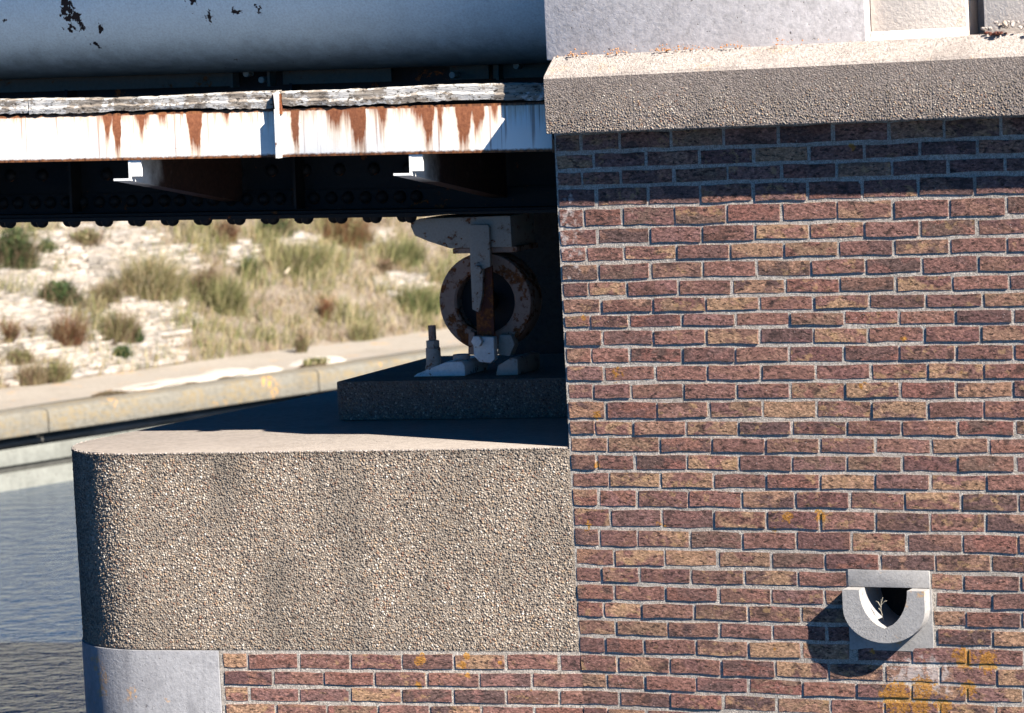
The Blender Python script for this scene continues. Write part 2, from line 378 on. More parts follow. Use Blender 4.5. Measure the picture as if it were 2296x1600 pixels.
def place_bricks(items, parent, is_part, seed):
    r = random.Random(seed); stuffV = []; stuffF = []
    for (a, b, zc, H, zt, zb) in items:
        L = b-a; cls = 'full' if L > .175 else 'three' if L > .12 else 'half'
        me, L0, V, F = r.choice(VAR[cls]); y = r.uniform(-.0022, .0014); sx = L/L0*(-1 if False else 1); sz = H/.0495
        rot = r.uniform(-.015, .015)
        if is_part(a, b, zc):
            o = bpy.data.objects.new('brick', me); COL.objects.link(o); o.parent = parent
            o.location = ((a+b)/2, y, zc); o.scale = (sx, 1, sz); o.rotation_euler = (0, rot, 0)
        else:
            base = len(stuffV); stuffV += [((a+b)/2 + vx*sx, y+vy, zc+vz*sz) for vx, vy, vz in V]
            stuffF += [tuple(base+i for i in f) for f in F]
    if stuffV:
        me = bpy.data.meshes.new('outer_bricks'); me.from_pydata(stuffV, [], stuffF); me.polygons.foreach_set('use_smooth', [True]*len(stuffF)); me.set_sharp_from_angle(angle=R(35))
        tag(link_mesh('outer_bricks', me, parent, BR), kind='stuff')
HOLE = (1.098, 1.412, .800, 1.092)
items = layout(0.0, 2.9, Z_J, 3, None, [HOLE])
vis = [it for it in items if it[0] < 1.80 and it[2] > .50]
vis.sort(key=lambda it: -((it[1]-it[0]) * it[3]) * (1 if it[2] < 2.66 else .3) * (1 if it[1] < 1.83 else .2) * (1 if it[2] > .585 else .1))
chosen = {id(it) for it in vis[:298]}; keys = {(it[0], it[2]) for it in vis[:298]}
place_bricks(items, abut, lambda a, b, zc: (a, zc) in keys, 5)
mo = MB()
for (x0, x1, z0, z1) in ((-.004, HOLE[0]+.01, -.5, 2.74), (HOLE[1]-.01, 3.0, -.5, 2.74), (HOLE[0]+.01, HOLE[1]-.01, HOLE[3]-.01, 2.74), (HOLE[0]+.01, HOLE[1]-.01, -.5, HOLE[2]+.01)):
    mo.add([(x0,0,z0),(x1,0,z0),(x1,0,z1),(x0,0,z1)], [(0,1,2,3)])
mo.add([(-.004,0,-.5),(-.004,0,2.72),(-.004,3.2,2.72),(-.004,3.2,-.5)], [(0,1,2,3)])
mo.build('mortar_bed', MO, abut)
MB().box(0.0, 2.98, .30, 3.2, -.5, 2.72).build('abutment_core', DARKC, abut)
MB().box(.02, 2.95, .302, 3.2, 2.7205, 4.02).build('sun_block_mass', DARKC, abut)  # unseen mass added to block sun coming over the abutment
# coping stones: pebbled face, weathered sloping top
ICO = None
def ico():
    global ICO
    if ICO is None:
        bm = bmesh.new(); bmesh.ops.create_icosphere(bm, subdivisions=1, radius=1)
        ICO = (np.array([v.co[:] for v in bm.verts]), np.array([[v.index for v in f.verts] for f in bm.faces])); bm.free()
    return ICO
def pebbles(name, P, N, size, mat, parent, flat=.6, sink=.1, aniso=.3):
    V0, F0 = ico(); n = len(P); P = np.asarray(P); N = np.asarray(N)
    up = np.zeros_like(N); up[:, 2] = 1; up[np.abs(N[:, 2]) > .9] = (1, 0, 0)
    U = np.cross(up, N); U /= np.linalg.norm(U, axis=1)[:, None]; W = np.cross(N, U)
    a = RNG.uniform(0, np.pi, n); ca, sa = np.cos(a)[:, None], np.sin(a)[:, None]
    U2 = U*ca + W*sa; W2 = -U*sa + W*ca
    su = size*RNG.uniform(1, 1+aniso, n); sw = size*RNG.uniform(1-aniso, 1, n); sn = size*flat*RNG.uniform(.7, 1.2, n)
    jit = RNG.uniform(.8, 1.15, (n, len(V0), 1)); L = V0[None]*jit
    X = (L[:, :, 0:1]*su[:, None, None])*U2[:, None] + (L[:, :, 1:2]*sw[:, None, None])*W2[:, None] + (L[:, :, 2:3]*sn[:, None, None])*N[:, None]
    X += (P - N*(size*sink)[:, None])[:, None]
    F = (F0[None] + (np.arange(n)*len(V0))[:, None, None]).reshape(-1, 3)
    return tag(np_mesh(name, X, F, mat, parent, True), kind='stuff')
def jgrid(u0, u1, v0, v1, d, j=.42):
    nu, nv = max(1, int((u1-u0)/d)), max(1, int((v1-v0)/(d*.9)))
    uu, vv = np.meshgrid(np.arange(nu), np.arange(nv)); uu = uu + .5*(vv % 2)
    u = u0 + (uu+.5+RNG.uniform(-j, j, uu.shape))*(u1-u0)/nu; v = v0 + (vv+.5+RNG.uniform(-j, j, uu.shape))*(v1-v0)/nv
    return u.ravel(), v.ravel()
COP = [(-.116, 2.727), (.30, 2.727), (.30, 3.030), (-.018, 3.012), (-.055, 2.985), (-.110, 2.944), (-.118, 2.932)]
for (x0, x1) in ((.018, .3735), (.3745, 1.5295), (1.5305, 2.95)):
    c = MB().prism_x(COP, x0, x1).build('coping_stone', WEATHER, abut, bevel=.0022, flat=True)
    c.data.materials.append(MATC)
    for p in c.data.polygons:
        if p.normal.y < -.9: p.material_index = 1
    u, v = jgrid(x0+.003, x1-.003, 2.731, 2.928, .0088)
    keep = RNG.random(len(u)) < .80; u, v = u[keep], v[keep]
    pebbles('coping_pebbles', np.c_[u, np.full_like(u, -.1172), v], np.tile((0., -1., 0.), (len(u), 1)), RNG.uniform(.0022, .0052, len(u)), PEBD, c, .55, .25)
# parapet: old grey panel, then pale panels set back with a slot between them
MB().box(-.012, 1.258, -.018, .26, 3.0, 4.1).build('parapet_panel', PANEL_OLD, abut, bevel=.006)
MB().box(1.262, 1.622, .030, .26, 3.0, 4.1).build('parapet_panel', PANEL_NEW, abut, bevel=.004)
MB().box(1.686, 2.90, .030, .26, 3.0, 4.1).build('parapet_panel', PANEL_NEW, abut, bevel=.004)
MB().box(1.625, 1.683, .150, .25, 3.0, 4.1).build('slot_back', m_cement('slot_cement', (.30,.29,.28), .25), abut)
fl = MB(); fl.prism_x([(-.010, 3.006), (.028, 3.006), (.028, 3.045), (.020, 3.026)], 1.262, 1.622)
fl.build('cement_fillet', PANEL_NEW, abut)
# orange lichen crumbs on the coping against the parapet foot
n = 150; u = RNG.uniform(0, 1.25, n); w = RNG.normal(0, .014, n)
u = np.where(RNG.random(n) < .82, RNG.choice([.10, .14, .26, .30, .45, .47, .52, .60, .72, .78, .93], n) + RNG.normal(0, .02, n), u)
pebbles('lichen_crumbs', np.c_[u, np.full(n, -.022) - np.abs(w), 3.012 + np.abs(w)*.8], np.tile((0., -.7, .7), (n, 1)), RNG.uniform(.0015, .0042, n), m_cement('lichen_crust', (.42,.17,.05), .6, (.5,.45,.38), .001), abut, .8, 0)
# mortar rubble lying on the coping at the right
n = 34
pebbles('mortar_rubble', np.c_[RNG.normal(1.80, .05, n), RNG.normal(-.005, .02, n), 3.02 + RNG.uniform(0, .035, n)], np.tile((0., -.5, .85), (n, 1)), RNG.uniform(.005, .014, n), WEATHER, abut, .8, 0)
n = 26
pebbles('brick_crumbs', np.c_[RNG.normal(1.745, .016, n), RNG.normal(-.028, .008, n), 3.012 + RNG.uniform(0, .008, n)], np.tile((0., -.5, .85), (n, 1)), RNG.uniform(.004, .010, n), m_cement('brick_crumb', (.10,.035,.025), .4, (.05,.02,.02)), abut, .8, 0)

# ------------------------------------------------------------------ drain spout
sp = empty('drain_spout', (*ORG, 0), (0, 0, R(-26)), 'grey cement half-round drain spout jutting from the brick wall', 'drain spout')
MB().box(1.098, 1.412, -.006, .10, 1.028, 1.092).build('lintel', SPOUT, sp, bevel=.003)
def u_shape(w, top, bot, n=20, side=.07, x0=1.2525):
    pts = [(x0-w, top)]
    for i in range(n+1):
        a = math.pi + math.pi*i/n
        pts.append((x0 + w*math.cos(a), (top-side) + (top-side-bot)*math.sin(a)))
    return pts + [(x0+w, top)]
out_ = u_shape(.157, 1.0265, .833); inn = [(1.2525 + sg*.092*(1-tt**2.1)**.66, 1.0265 - .140*tt) for sg, tt in [(-1, k/11) for k in range(12)] + [(1, 1-k/10) for k in range(1, 11)]]; inn = inn[:1] + inn
assert len(inn) == len(out_), (len(inn), len(out_))
def channel(y0, y1, o, i):
    n = len(o); m = MB(); vs = [(x, y0, z) for x, z in o] + [(x, y0, z) for x, z in i] + [(x, y1, z) for x, z in o] + [(x, y1, z) for x, z in i]
    fs = []
    for k in range(n-1): fs += [(k, k+1, n+k+1, n+k), (2*n+k, 3*n+k, 3*n+k+1, 2*n+k+1), (k, 2*n+k, 2*n+k+1, k+1), (n+k, n+k+1, 3*n+k+1, 3*n+k)]
    fs += [(0, n, 3*n, 2*n), (n-1, 3*n-1, 4*n-1, 2*n-1)]
    return m.add(vs, fs)
channel(-.064, .16, out_, inn).build('channel', SPOUT, sp, angle=35)
MB().box(1.150, 1.355, .162, .18, .85, 1.03).build('pipe_bore', m_cement('black_bore', (.012,.012,.012), .3), sp)  # near-black plate closing the channel's inner end
# cement bedding around the channel, flush with the bricks
bd = MB(); pl = (1.098, 1.415, .790)
O = out_; zc = [(O[0][0], 1.026)] + O[1:-1] + [(O[-1][0], 1.026)]
L_ = [p for p in O if p[0] <= 1.2525]; R_ = [p for p in O if p[0] >= 1.2525]
bd.prism_y([(1.094, .795)] + [(1.2525, .795)] + L_[::-1] + [(1.094, 1.0265)], -.004, .02)
bd.prism_y([(1.2525, .795), (1.4165, .795), (1.4165, 1.0265)] + R_[::-1], -.004, .02)
bd.build('cement_bedding', SPOUT, sp)
# dry weed inside the bore
wd = empty('dry_weed', (*ORG, 0), (0, 0, R(-26)), 'tiny pale dry weed growing inside the drain spout opening', 'weed')
w_ = MB()
for pts in (((1.228, .0, .905), (1.222, -.01, .945), (1.226, -.01, .985)), ((1.224, -.01, .955), (1.212, -.01, .975), (1.205, -.01, .978)), ((1.225, -.01, .965), (1.238, -.012, .978), (1.247, -.012, .980)), ((1.226, -.01, .975), (1.232, -.012, .992)), ((1.224, -.01, .940), (1.214, -.01, .952))):
    w_.tube(pts, [.0015]*len(pts), 5)
w_.build('stem', m_cement('dry_stem', (.30,.27,.21), .3), wd)

# ------------------------------------------------------------------ pier (frame P)
def pier_outline(off=0.0, x_end=-.004, n=26, r=.42, sE=-1.801, back=3.3):
    """front face straight, round nose, side running back; off > 0 = proud. Returns points and normals from the right end of the front."""
    c = (sE, r); th0, th1 = 0, 101
    P = [(x_end, -off)]; Nn = [(0, -1)]
    for i in range(n+1):
        a = R(th0 + (th1-th0)*i/n); nx, ny = -math.sin(a), -math.cos(a)
        P.append((c[0] + nx*(r+off), c[1] + ny*(r+off))); Nn.append((nx, ny))
    a = R(th1); tx, ty = math.cos(a)*-1, math.sin(a)
    tx, ty = -math.cos(a), math.sin(a)
    P.append((P[-1][0] + tx*back, P[-1][1] + ty*back)); Nn.append((-math.sin(a), -math.cos(a)))
    return P, Nn
P0, N0 = pier_outline(0)
capm = MB(); poly = P0 + [(.6, 3.4), (.6, .35), (-.004, .35)]
capm.prism_z(poly[::-1], .755, 1.530)
cap = capm.build('concrete_cap', MATX, pier, angle=30)
Pt, _ = pier_outline(-.004); MB().prism_z((Pt + [(.58, 3.38), (.58, .34), (-.008, .34)])[::-1], 1.5301, 1.5385).build('cap_top', CEM_TOP, pier, bevel=.003)
# pebbles on front and nose
segs = []; P = np.array(P0); D_ = np.linalg.norm(np.diff(P, axis=0), axis=1); cum = np.r_[0, np.cumsum(D_)]
Ltot = cum[-2] + .25; u, v = jgrid(.006, Ltot, .758, 1.534, .0088)
k = np.clip(np.searchsorted(cum, u) - 1, 0, len(D_)-1); f = (u - cum[k])/D_[k]
xy = P[k]*(1-f)[:, None] + P[k+1]*f[:, None]; Nn = np.array(N0); nn = np.where((k == 0)[:, None], np.array([[0., -1.]]), Nn[k]*(1-f)[:, None] + Nn[np.minimum(k+1, len(Nn)-1)]*f[:, None])
nn /= np.linalg.norm(nn, axis=1)[:, None]
pebbles('aggregate', np.c_[xy, v], np.c_[nn, np.zeros(len(u))], RNG.uniform(.0022, .0064, len(u)), PEB, cap, .66, .08)
# crumbly arris along the cap's top edge
u = RNG.uniform(.006, Ltot, 900); k = np.clip(np.searchsorted(cum, u) - 1, 0, len(D_)-1); f = (u - cum[k])/D_[k]
xy = P[k]*(1-f)[:, None] + P[k+1]*f[:, None] + np.c_[np.zeros(900), np.abs(RNG.normal(0, .012, 900))]
pebbles('edge_grit', np.c_[xy, 1.533 + RNG.uniform(0, .004, 900)], np.tile((0., -.3, .95), (900, 1)), RNG.uniform(.0025, .006, 900), WEATHER, cap, .7, .2)
# grey quoin below
Pq, _ = pier_outline(.008); Pq = [(-1.488, -.008)] + Pq[1:]
MB().prism_z((Pq + [(-1.0, 3.3), (-1.488, .3)])[::-1], -.6, .7515).build('quoin_stone', QUOIN, pier, bevel=.003, angle=30)
zr = [z for z in Z_J if z < .76]
pit = layout(-1.472, -.012, zr, 9, True)
MB().add([(-1.486, 0, -.6), (0, 0, -.6), (0, 0, .752), (-1.486, 0, .752)], [(0,1,2,3)]).build('mortar_bed', MO, pier)
MB().box(-1.486, -.004, .001, .02, .7525, .7545).build('bed_joint', MO, pier)
place_bricks(pit, pier, lambda a, b, zc: zc > .52, 21)

# ------------------------------------------------------------------ bridge frame B (tilted a little down towards the abutment)
BROT = (0, .0185, R(-20)); ZB = 2.5
def ramp_mat():
    t = NT('rust_streaked_white_paint'); G = t.coord(); x, y, z = t.sep(G)
    st = [(-2.45,.1),(-2.34,.12),(-2.2,.05),(-2.02,.15),(-1.99,.05),(-1.935,.3),(-1.915,.75),(-1.895,.4),(-1.885,.95),(-1.865,.98),(-1.853,.15),(-1.80,.12),(-1.765,.7),(-1.745,.3),(-1.72,.1),(-1.665,.35),(-1.655,.1),
          (-1.57,.15),(-1.553,.95),(-1.515,.95),(-1.50,.2),(-1.42,.1),(-1.395,.5),(-1.375,.08),(-1.25,.06)]
    st2 = [(-1.13,.1),(-1.112,1),(-1.098,.95),(-1.085,.1),(-.98,.1),(-.955,.5),(-.925,.62),(-.905,.3),(-.875,.5),(-.857,.98),(-.82,1),(-.805,.1),(-.765,.2),(-.735,.6),(-.715,.1),(-.62,.15),(-.60,.5),(-.575,.5),(-.56,.98),(-.54,.9),(-.525,.15),(-.50,.7),(-.485,.1),
           (-.44,.15),(-.425,1),(-.39,1),(-.375,.4),(-.36,.7),(-.33,.6),(-.315,.1),(-.275,.5),(-.25,.05)]
    n1 = t.noise(t.map(G, scale=(60, 60, 5)), 1, 4, .6); xw = t.math('ADD', x, t.math('MULTIPLY', t.math('SUBTRACT', t.noise(G, 22, 2), .5), .022))
    def strk(lst):
        lo, hi = -2.5, -.2
        if lst is st: lo, hi = -2.5, -1.2
        else: lo, hi = -1.2, -.2
        return t.ramp(t.math('DIVIDE', t.math('SUBTRACT', xw, lo), hi-lo), [((p-lo)/(hi-lo), l) for p, l in lst])
    L = t.mix(t.math('GREATER_THAN', x, -1.19), strk(st), strk(st2))
    h = t.math('DIVIDE', t.math('SUBTRACT', .342, z), .18)
    d = t.math('SUBTRACT', t.math('ADD', L, t.math('MULTIPLY', t.math('SUBTRACT', n1, .5), .85)), h)
    m = t.math('MULTIPLY', t.ss(d, -.10, .40), t.math('ADD', .75, t.math('MULTIPLY', t.noise(t.map(G, scale=(90, 90, 8)), 1, 4, .7), .8)), clamp=True)
    tn = t.noise(t.map(G, scale=(75, 1, 1.0)), 1.0, 2, .5); ln = t.noise(t.map(G, scale=(9, 1, .5)), 1.0, 2, .5)
    thin = t.math('MULTIPLY', t.math('MULTIPLY', t.ss(tn, .54, .64), t.ss(t.math('SUBTRACT', t.math('MULTIPLY', t.ss(ln, .40, .62), 1.1), h), -.15, .25)), .6)
    m = t.math('MAXIMUM', m, thin)
    base = t.mix(t.ss(t.noise(G, 6, 4, .6), .5, .75), (.80,.79,.76), (.68,.67,.62))
    base = t.mix(t.math('MULTIPLY', t.ss(t.math('ADD', d, t.math('MULTIPLY', n1, .5)), -.25, .35), .55), base, (.60,.40,.22))
    c = t.mix(m, base, t.ramp(t.noise(G, 60, 4, .7), [(.3, (.13,.045,.022)), (.7, (.27,.105,.05))]))
    edge = t.math('MAXIMUM', t.ss(t.math('ADD', z, t.math('MULTIPLY', t.noise(G, 70, 4, .7), .014)), .336, .343), t.ss(t.math('SUBTRACT', z, t.math('MULTIPLY', t.noise(G, 30, 5, .75), .022)), .160, .150))
    c = t.mix(edge, c, t.ramp(n1, [(.35, (.05,.02,.012)), (.65, (.25,.10,.04))]))
    chips = t.math('MULTIPLY', t.ss(t.noise(G, 55, 4, .7), .66, .70), t.ss(t.noise(G, 5, 2), .5, .6)); c = t.mix(chips, c, (.28,.13,.05))
    t.bump(t.math('SUBTRACT', t.noise(G, 90, 4), t.math('MULTIPLY', edge, .8)), .5, .001); return t.col(c, .5)
BEAM = ramp_mat()
def m_timber():
    t = NT('peeling_painted_timber'); G = t.coord()
    g = t.noise(t.map(G, scale=(7, 30, 60)), 1, 6, .75); f = t.noise(t.map(G, scale=(1, 1, 2)), 34, 6, .75)
    c = t.ramp(g, [(.3, (.08,.06,.045)), (.5, (.26,.22,.18)), (.7, (.40,.35,.295))])
    p = t.ss(t.noise(t.map(G, scale=(1, 1, 1.5)), 8, 6, .78), .47, .54); c = t.mix(t.math('MULTIPLY', p, .85), c, (.60,.58,.55))
    crack = t.ss(f, .56, .62); c = t.mix(t.math('MULTIPLY', crack, .9), c, (.03, .024, .02))
    t.bump(t.math('SUBTRACT', g, t.math('MULTIPLY', crack, .8)), 1, .008); return t.col(c, .85)
TIM = m_timber()
br = empty('steel_bridge', (*ORG, ZB), BROT, 'riveted black bridge girder with rust-streaked white edge beam and timber walkway', 'bridge')
def zz(z): return z - ZB
# main girder
gd = MB().box(-9, -.12, 1.19, 1.205, zz(2.385), zz(2.97)).build('girder', BLACK, br)
MB().box(-9, -.95, 1.04, 1.36, zz(2.364), zz(2.380)).build('bottom_flange', BLACK, gd)
MB().prism_y([(-.949, zz(2.364)), (-.85, zz(2.372)), (-.12, zz(2.372)), (-.12, zz(2.388)), (-.949, zz(2.380))], 1.04, 1.36).build('end_flange', BLACK, gd)
MB().box(-9, -.14, 1.174, 1.1885, zz(2.3815), zz(2.475)).build('flange_angle', BLACK, gd)
MB().box(-9, -.14, 1.06, 1.1735, zz(2.3815), zz(2.394)).build('flange_angle', BLACK, gd)
for x in (-6.2, -5.0, -3.8, -2.6, -1.55):
    MB().box(x, x+.012, 1.08, 1.1735, zz(2.40), zz(2.93)).build('stiffener', BLACK, gd)
def dome(r=.028, h=.027):
    m = MB(); vs = []; n = 10
    for k, (rr, t) in enumerate(((1, 0), (.86, .5), (.5, .87))):
        for i in range(n): vs.append((r*rr*math.cos(2*math.pi*i/n), r*rr*math.sin(2*math.pi*i/n), h*t))
    vs.append((0, 0, h)); fs = [(a*n+i, a*n+(i+1) % n, (a+1)*n+(i+1) % n, (a+1)*n+i) for a in range(2) for i in range(n)] + [(2*n+i, 2*n+(i+1) % n, 3*n) for i in range(n)]
    me = bpy.data.meshes.new('rivet'); me.from_pydata(vs, [], fs); me.polygons.foreach_set('use_smooth', [True]*len(fs)); return me
RV = dome(); RV.materials.append(BLACK)
def rivet(x, y, z, rot):
    o = bpy.data.objects.new('rivet', RV); COL.objects.link(o); o.parent = gd; o.location = (x, y, z); o.rotation_euler = rot
x = -1.02; i = 0
while x > -3.3:
    rivet(x, 1.070, zz(2.3635), (R(180), 0, 0)); rivet(x-.057, 1.128, zz(2.3635), (R(180), 0, 0))
    rivet(x-.01, 1.1735, zz(2.442), (R(90), 0, 0)); rivet(x-.085, 1.1735, zz(2.442), (R(90), 0, 0)); rivet(x-.05, 1.189, zz(2.56), (R(90), 0, 0))
    x -= .1555; i += 1
MB().box(-9, .3, 2.42, 2.44, zz(2.38), zz(2.97)).build('far_girder', BLACK, br)
MB().box(-9, .3, 2.28, 2.54, zz(2.362), zz(2.3799)).build('far_flange', BLACK, br)
MB().box(-9, .3, 1.215, 2.415, zz(2.88), zz(2.95)).build('deck_soffit', BLACK, br)
# edge beam: two lengths of channel with a rusty splice plate between
for (x0, x1) in ((-9, -1.178), (-1.166, -.052)):
    b = MB().prism_x([(.10, zz(2.655)), (.17, zz(2.655)), (.17, zz(2.664)), (.110, zz(2.664)), (.110, zz(2.832)), (.17, zz(2.832)), (.17, zz(2.842)), (.10, zz(2.842))], x0, x1).build('edge_beam', BEAM, br, bevel=.0012)
b2 = MB().box(-1.177, -1.167, .060, .17, zz(2.652), zz(2.842))
b2.prism_y([(-1.177, zz(2.8425)), (-1.167, zz(2.8425)), (-1.165, zz(2.90)), (-1.182, zz(2.905))], .070, .11)
b2.build('splice_plate', BRK, br)
MB().box(-1.192, -1.158, .088, .0995, zz(2.822), zz(2.902)).build('rusty_cleat', m_paint('heavy_rust', (.20,.06,.03), .8, .6, .6, 2), br)
MB().box(-.0515, .02, .10, .15, zz(2.65), zz(2.70)).build('rusty_end_lug', m_paint('lug_rust', (.25,.12,.07), .8, .6, .5, 2), br)
# timber walkway edge, warped
def timber(x0, x1, zb, zt, seed, y0=.088, y1=.185):
    r = random.Random(seed); n = max(4, int((x1-x0)/.02)); vs = []; fs = []
    w1, w2 = r.uniform(0, 6), r.uniform(0, 6)
    for i in range(n+1):
        x = x0 + (x1-x0)*i/n; t = zt + .0045*math.sin(x*5+w1) + r.uniform(-.0018, .0018); b = zb + .0035*math.sin(x*7+w2) + r.uniform(-.0035, .0035)
        mz = (b+t)/2 + .004*math.sin(x*9) + r.uniform(-.003, .003); q = r.uniform(-.003, .003)
        vs += [(x, y0+.005+q, b), (x, y0+q*.6, mz-.008), (x, y0+.004+q*.5, mz), (x, y0+q, t-.006), (x, y0+.006+q, t), (x, y1, t), (x, y1, b)]
    k = 7
    for i in range(n):
        for j in range(k): fs.append((i*k+j, (i+1)*k+j, (i+1)*k+(j+1) % k, i*k+(j+1) % k))
    fs += [tuple(range(k-1, -1, -1)), tuple(range(n*k, n*k+k))]
    return MB().add(vs, fs)
for j, (x0, x1, zb, zt) in enumerate(((-4.6, -2.262, 2.853, 2.906), (-2.257, -1.195, 2.850, 2.908), (-1.155, -.04, 2.853, 2.914))):
    timber(x0, x1, zz(zb), zz(zt), j+3).build('timber_edging', TIM, br, angle=30)
TOPW = m_cement('walkway_boards', (.16,.14,.12), .4)
for j in range(7):
    MB().box(-9, .2, .19+j*.125, .19+j*.125+.118, zz(2.858), zz(2.892)).build('walkway_board', TOPW, br)
# haunched brackets from the girder out to the edge beam
for xb in (-1.835, -.638, -3.03):
    wb = MB(); wb.prism_x([(.105, zz(2.583)), (1.172, zz(2.44)), (1.172, zz(2.6535)), (.105, zz(2.6535))], xb, xb+.010)
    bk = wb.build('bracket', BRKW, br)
    f = MB(); y0, y1 = .100, 1.172; za, zb_ = zz(2.574), zz(2.431)
    f.add([(xb-.065, y0, za), (xb+.0105, y0, za), (xb+.0105, y1, zb_), (xb-.065, y1, zb_), (xb-.065, y0, za+.009), (xb+.0105, y0, za+.009), (xb+.0105, y1, zb_+.009), (xb-.065, y1, zb_+.009)],
          [(0,3,2,1),(4,5,6,7),(0,1,5,4),(1,2,6,5),(2,3,7,6),(3,0,4,7)])
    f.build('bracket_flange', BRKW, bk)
    MB().box(xb+.0105, xb+.055, .106, .118, zz(2.590), zz(2.6535)).build('bracket_cleat', BRK, bk)
# web panels and bolts under the pipe
PNL = m_paint('brown_primer', (.13, .105, .085), .7, .5, .15)
for (x0, x1) in ((-4.6, -1.80), (-1.58, -1.09), (-.83, -.66), (-.64, -.30)):
    MB().box(x0, x1, 1.085, 1.10, zz(2.925), zz(3.022)).build('web_panel', PNL, br)
for x in (-1.79, -1.62, -.60):
    MB().box(x-.008, x+.004, 1.03, 1.10, zz(2.92), zz(3.02)).build('web_rib', PNL, br)
for (x, z) in ((-1.725, 2.975), (-1.656, 2.948), (-.80, 2.945), (-.52, 2.975)):
    o = MB().cyl((x, 1.03, zz(z)), .013, .055, 'y', 12).build('bolt', STEEL, br, angle=40)
MB().box(-9, .1, 1.13, 1.185, zz(2.972), zz(3.03)).build('top_angle', BLACK, br)

# ------------------------------------------------------------------ painted pipe on the bridge
def m_pipe():
    t = NT('chipped_white_pipe_paint'); G = t.coord(); x, y, z = t.sep(G)
    n = t.noise(G, 5, 5, .6); f = t.noise(G, 110, 4, .7)
    c = t.mix(t.math('MULTIPLY', t.ss(n, .45, .75), .35), (.70,.85,.90), (.50,.63,.67)); c = t.mix(1, c, t.ramp(f, [(.3, .80), (.6, 1.02)]), 'MULTIPLY')
    low_shade = t.ss(t.math('ADD', z, t.math('MULTIPLY', t.noise(t.map(G, scale=(14, 14, 4)), 1, 5, .6), .12)), -.22, -.40)  # shade on the pipe's underside painted into its colour
    c = t.mix(t.math('MULTIPLY', low_shade, .8), c, (.11,.13,.135))
    m = None
    for (px, pz, rx, rz, k) in ((-2.33, -.16, .05, .16, 1.0), (-2.29, -.20, .03, .10, .95), (-2.20, -.25, .025, .03, .8), (-2.38, -.10, .02, .05, .7), (-2.62, -.20, .03, .02, .65),
                                (-1.76, -.14, .05, .07, .72), (-1.70, -.21, .04, .04, .8), (-1.57, -.2, .05, .025, .8), (-1.47, -.19, .03, .05, .8), (-2.24, -.31, .08, .025, .68), (-1.60, -.11, .14, .02, .62), (-1.30, -.11, .05, .02, .55)):
        d = t.math('MULTIPLY', t.math('SUBTRACT', 1.0, t.dist(G, (px, 0, pz), (1/rx, 0, 1/rz))), k); m = d if m is None else t.math('MAXIMUM', m, d)
    chip = t.ss(t.math('ADD', t.math('MAXIMUM', m, -.6), t.math('MULTIPLY', t.math('SUBTRACT', t.noise(t.map(G, scale=(1.4, 1, 1)), 38, 3, .6), .5), 2.6)), .50, .58)
    chip = t.math('MULTIPLY', chip, t.ss(m, -.5, -.1)); c = t.mix(chip, c, (.012, .009, .012))
    rst = t.math('MULTIPLY', t.ss(t.noise(G, 26, 5, .7), .66, .72), t.ss(z, -.33, -.42)); c = t.mix(rst, c, (.08, .03, .02))
    t.bump(t.math('SUBTRACT', t.noise(G, 14, 4), t.math('MULTIPLY', chip, .5)), .6, .003); return t.col(c, .55)
pp = MB(); n = 72; prof = []
for x in (-9, -6, -3, -1.5, .25): prof.append(x)
vs = []; fs = []
for x in prof:
    for i in range(n): a = 2*math.pi*i/n; vs.append((x, .45*math.cos(a), .45*math.sin(a)))
for k in range(len(prof)-1):
    for i in range(n): fs.append((k*n+i, k*n+(i+1) % n, (k+1)*n+(i+1) % n, (k+1)*n+i))
fs += [tuple(range(n)), tuple(range((len(prof)-1)*n, len(prof)*n))]
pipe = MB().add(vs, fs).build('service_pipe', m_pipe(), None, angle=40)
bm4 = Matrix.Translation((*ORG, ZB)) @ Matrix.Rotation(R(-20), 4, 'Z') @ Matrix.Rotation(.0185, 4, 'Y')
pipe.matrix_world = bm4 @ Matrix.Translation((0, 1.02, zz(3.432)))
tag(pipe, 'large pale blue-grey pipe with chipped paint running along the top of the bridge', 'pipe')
dk = MB().box(-9, .35, -.34, 1.7, zz(4.50), zz(4.68)).build('pipe_shade_slab', DARKC, br, bevel=.01)  # unseen slab added overhead to keep the sun off the pipe
MB().box(.351, 1.3, -.34, 1.7, zz(4.50), zz(4.68)).build('pipe_shade_slab', DARKC, br)  # added extension, closes a sun leak at the pipe's right end
MB().box(-9, .3, 1.5, 1.62, zz(2.951), zz(4.499)).build('deck_web', BLACK, br)

# ------------------------------------------------------------------ pedestal, backwall, bearing
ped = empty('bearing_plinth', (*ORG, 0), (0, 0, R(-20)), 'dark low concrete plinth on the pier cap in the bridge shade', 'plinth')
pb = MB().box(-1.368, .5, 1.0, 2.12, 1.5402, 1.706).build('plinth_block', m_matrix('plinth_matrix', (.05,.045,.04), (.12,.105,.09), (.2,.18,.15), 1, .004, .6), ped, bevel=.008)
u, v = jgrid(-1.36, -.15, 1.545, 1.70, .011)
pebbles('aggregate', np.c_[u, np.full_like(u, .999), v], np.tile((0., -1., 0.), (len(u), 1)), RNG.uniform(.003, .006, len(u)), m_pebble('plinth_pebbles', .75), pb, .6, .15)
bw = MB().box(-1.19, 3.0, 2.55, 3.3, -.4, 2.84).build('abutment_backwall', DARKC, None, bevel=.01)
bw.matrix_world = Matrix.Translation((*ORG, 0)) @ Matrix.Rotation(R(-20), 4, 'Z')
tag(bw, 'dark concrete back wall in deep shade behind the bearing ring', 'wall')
be = empty('bridge_bearing', (*ORG, 0), (0, 0, R(-20)), 'rusty white steel roller ring bearing standing under the bridge girder end', 'bridge bearing')
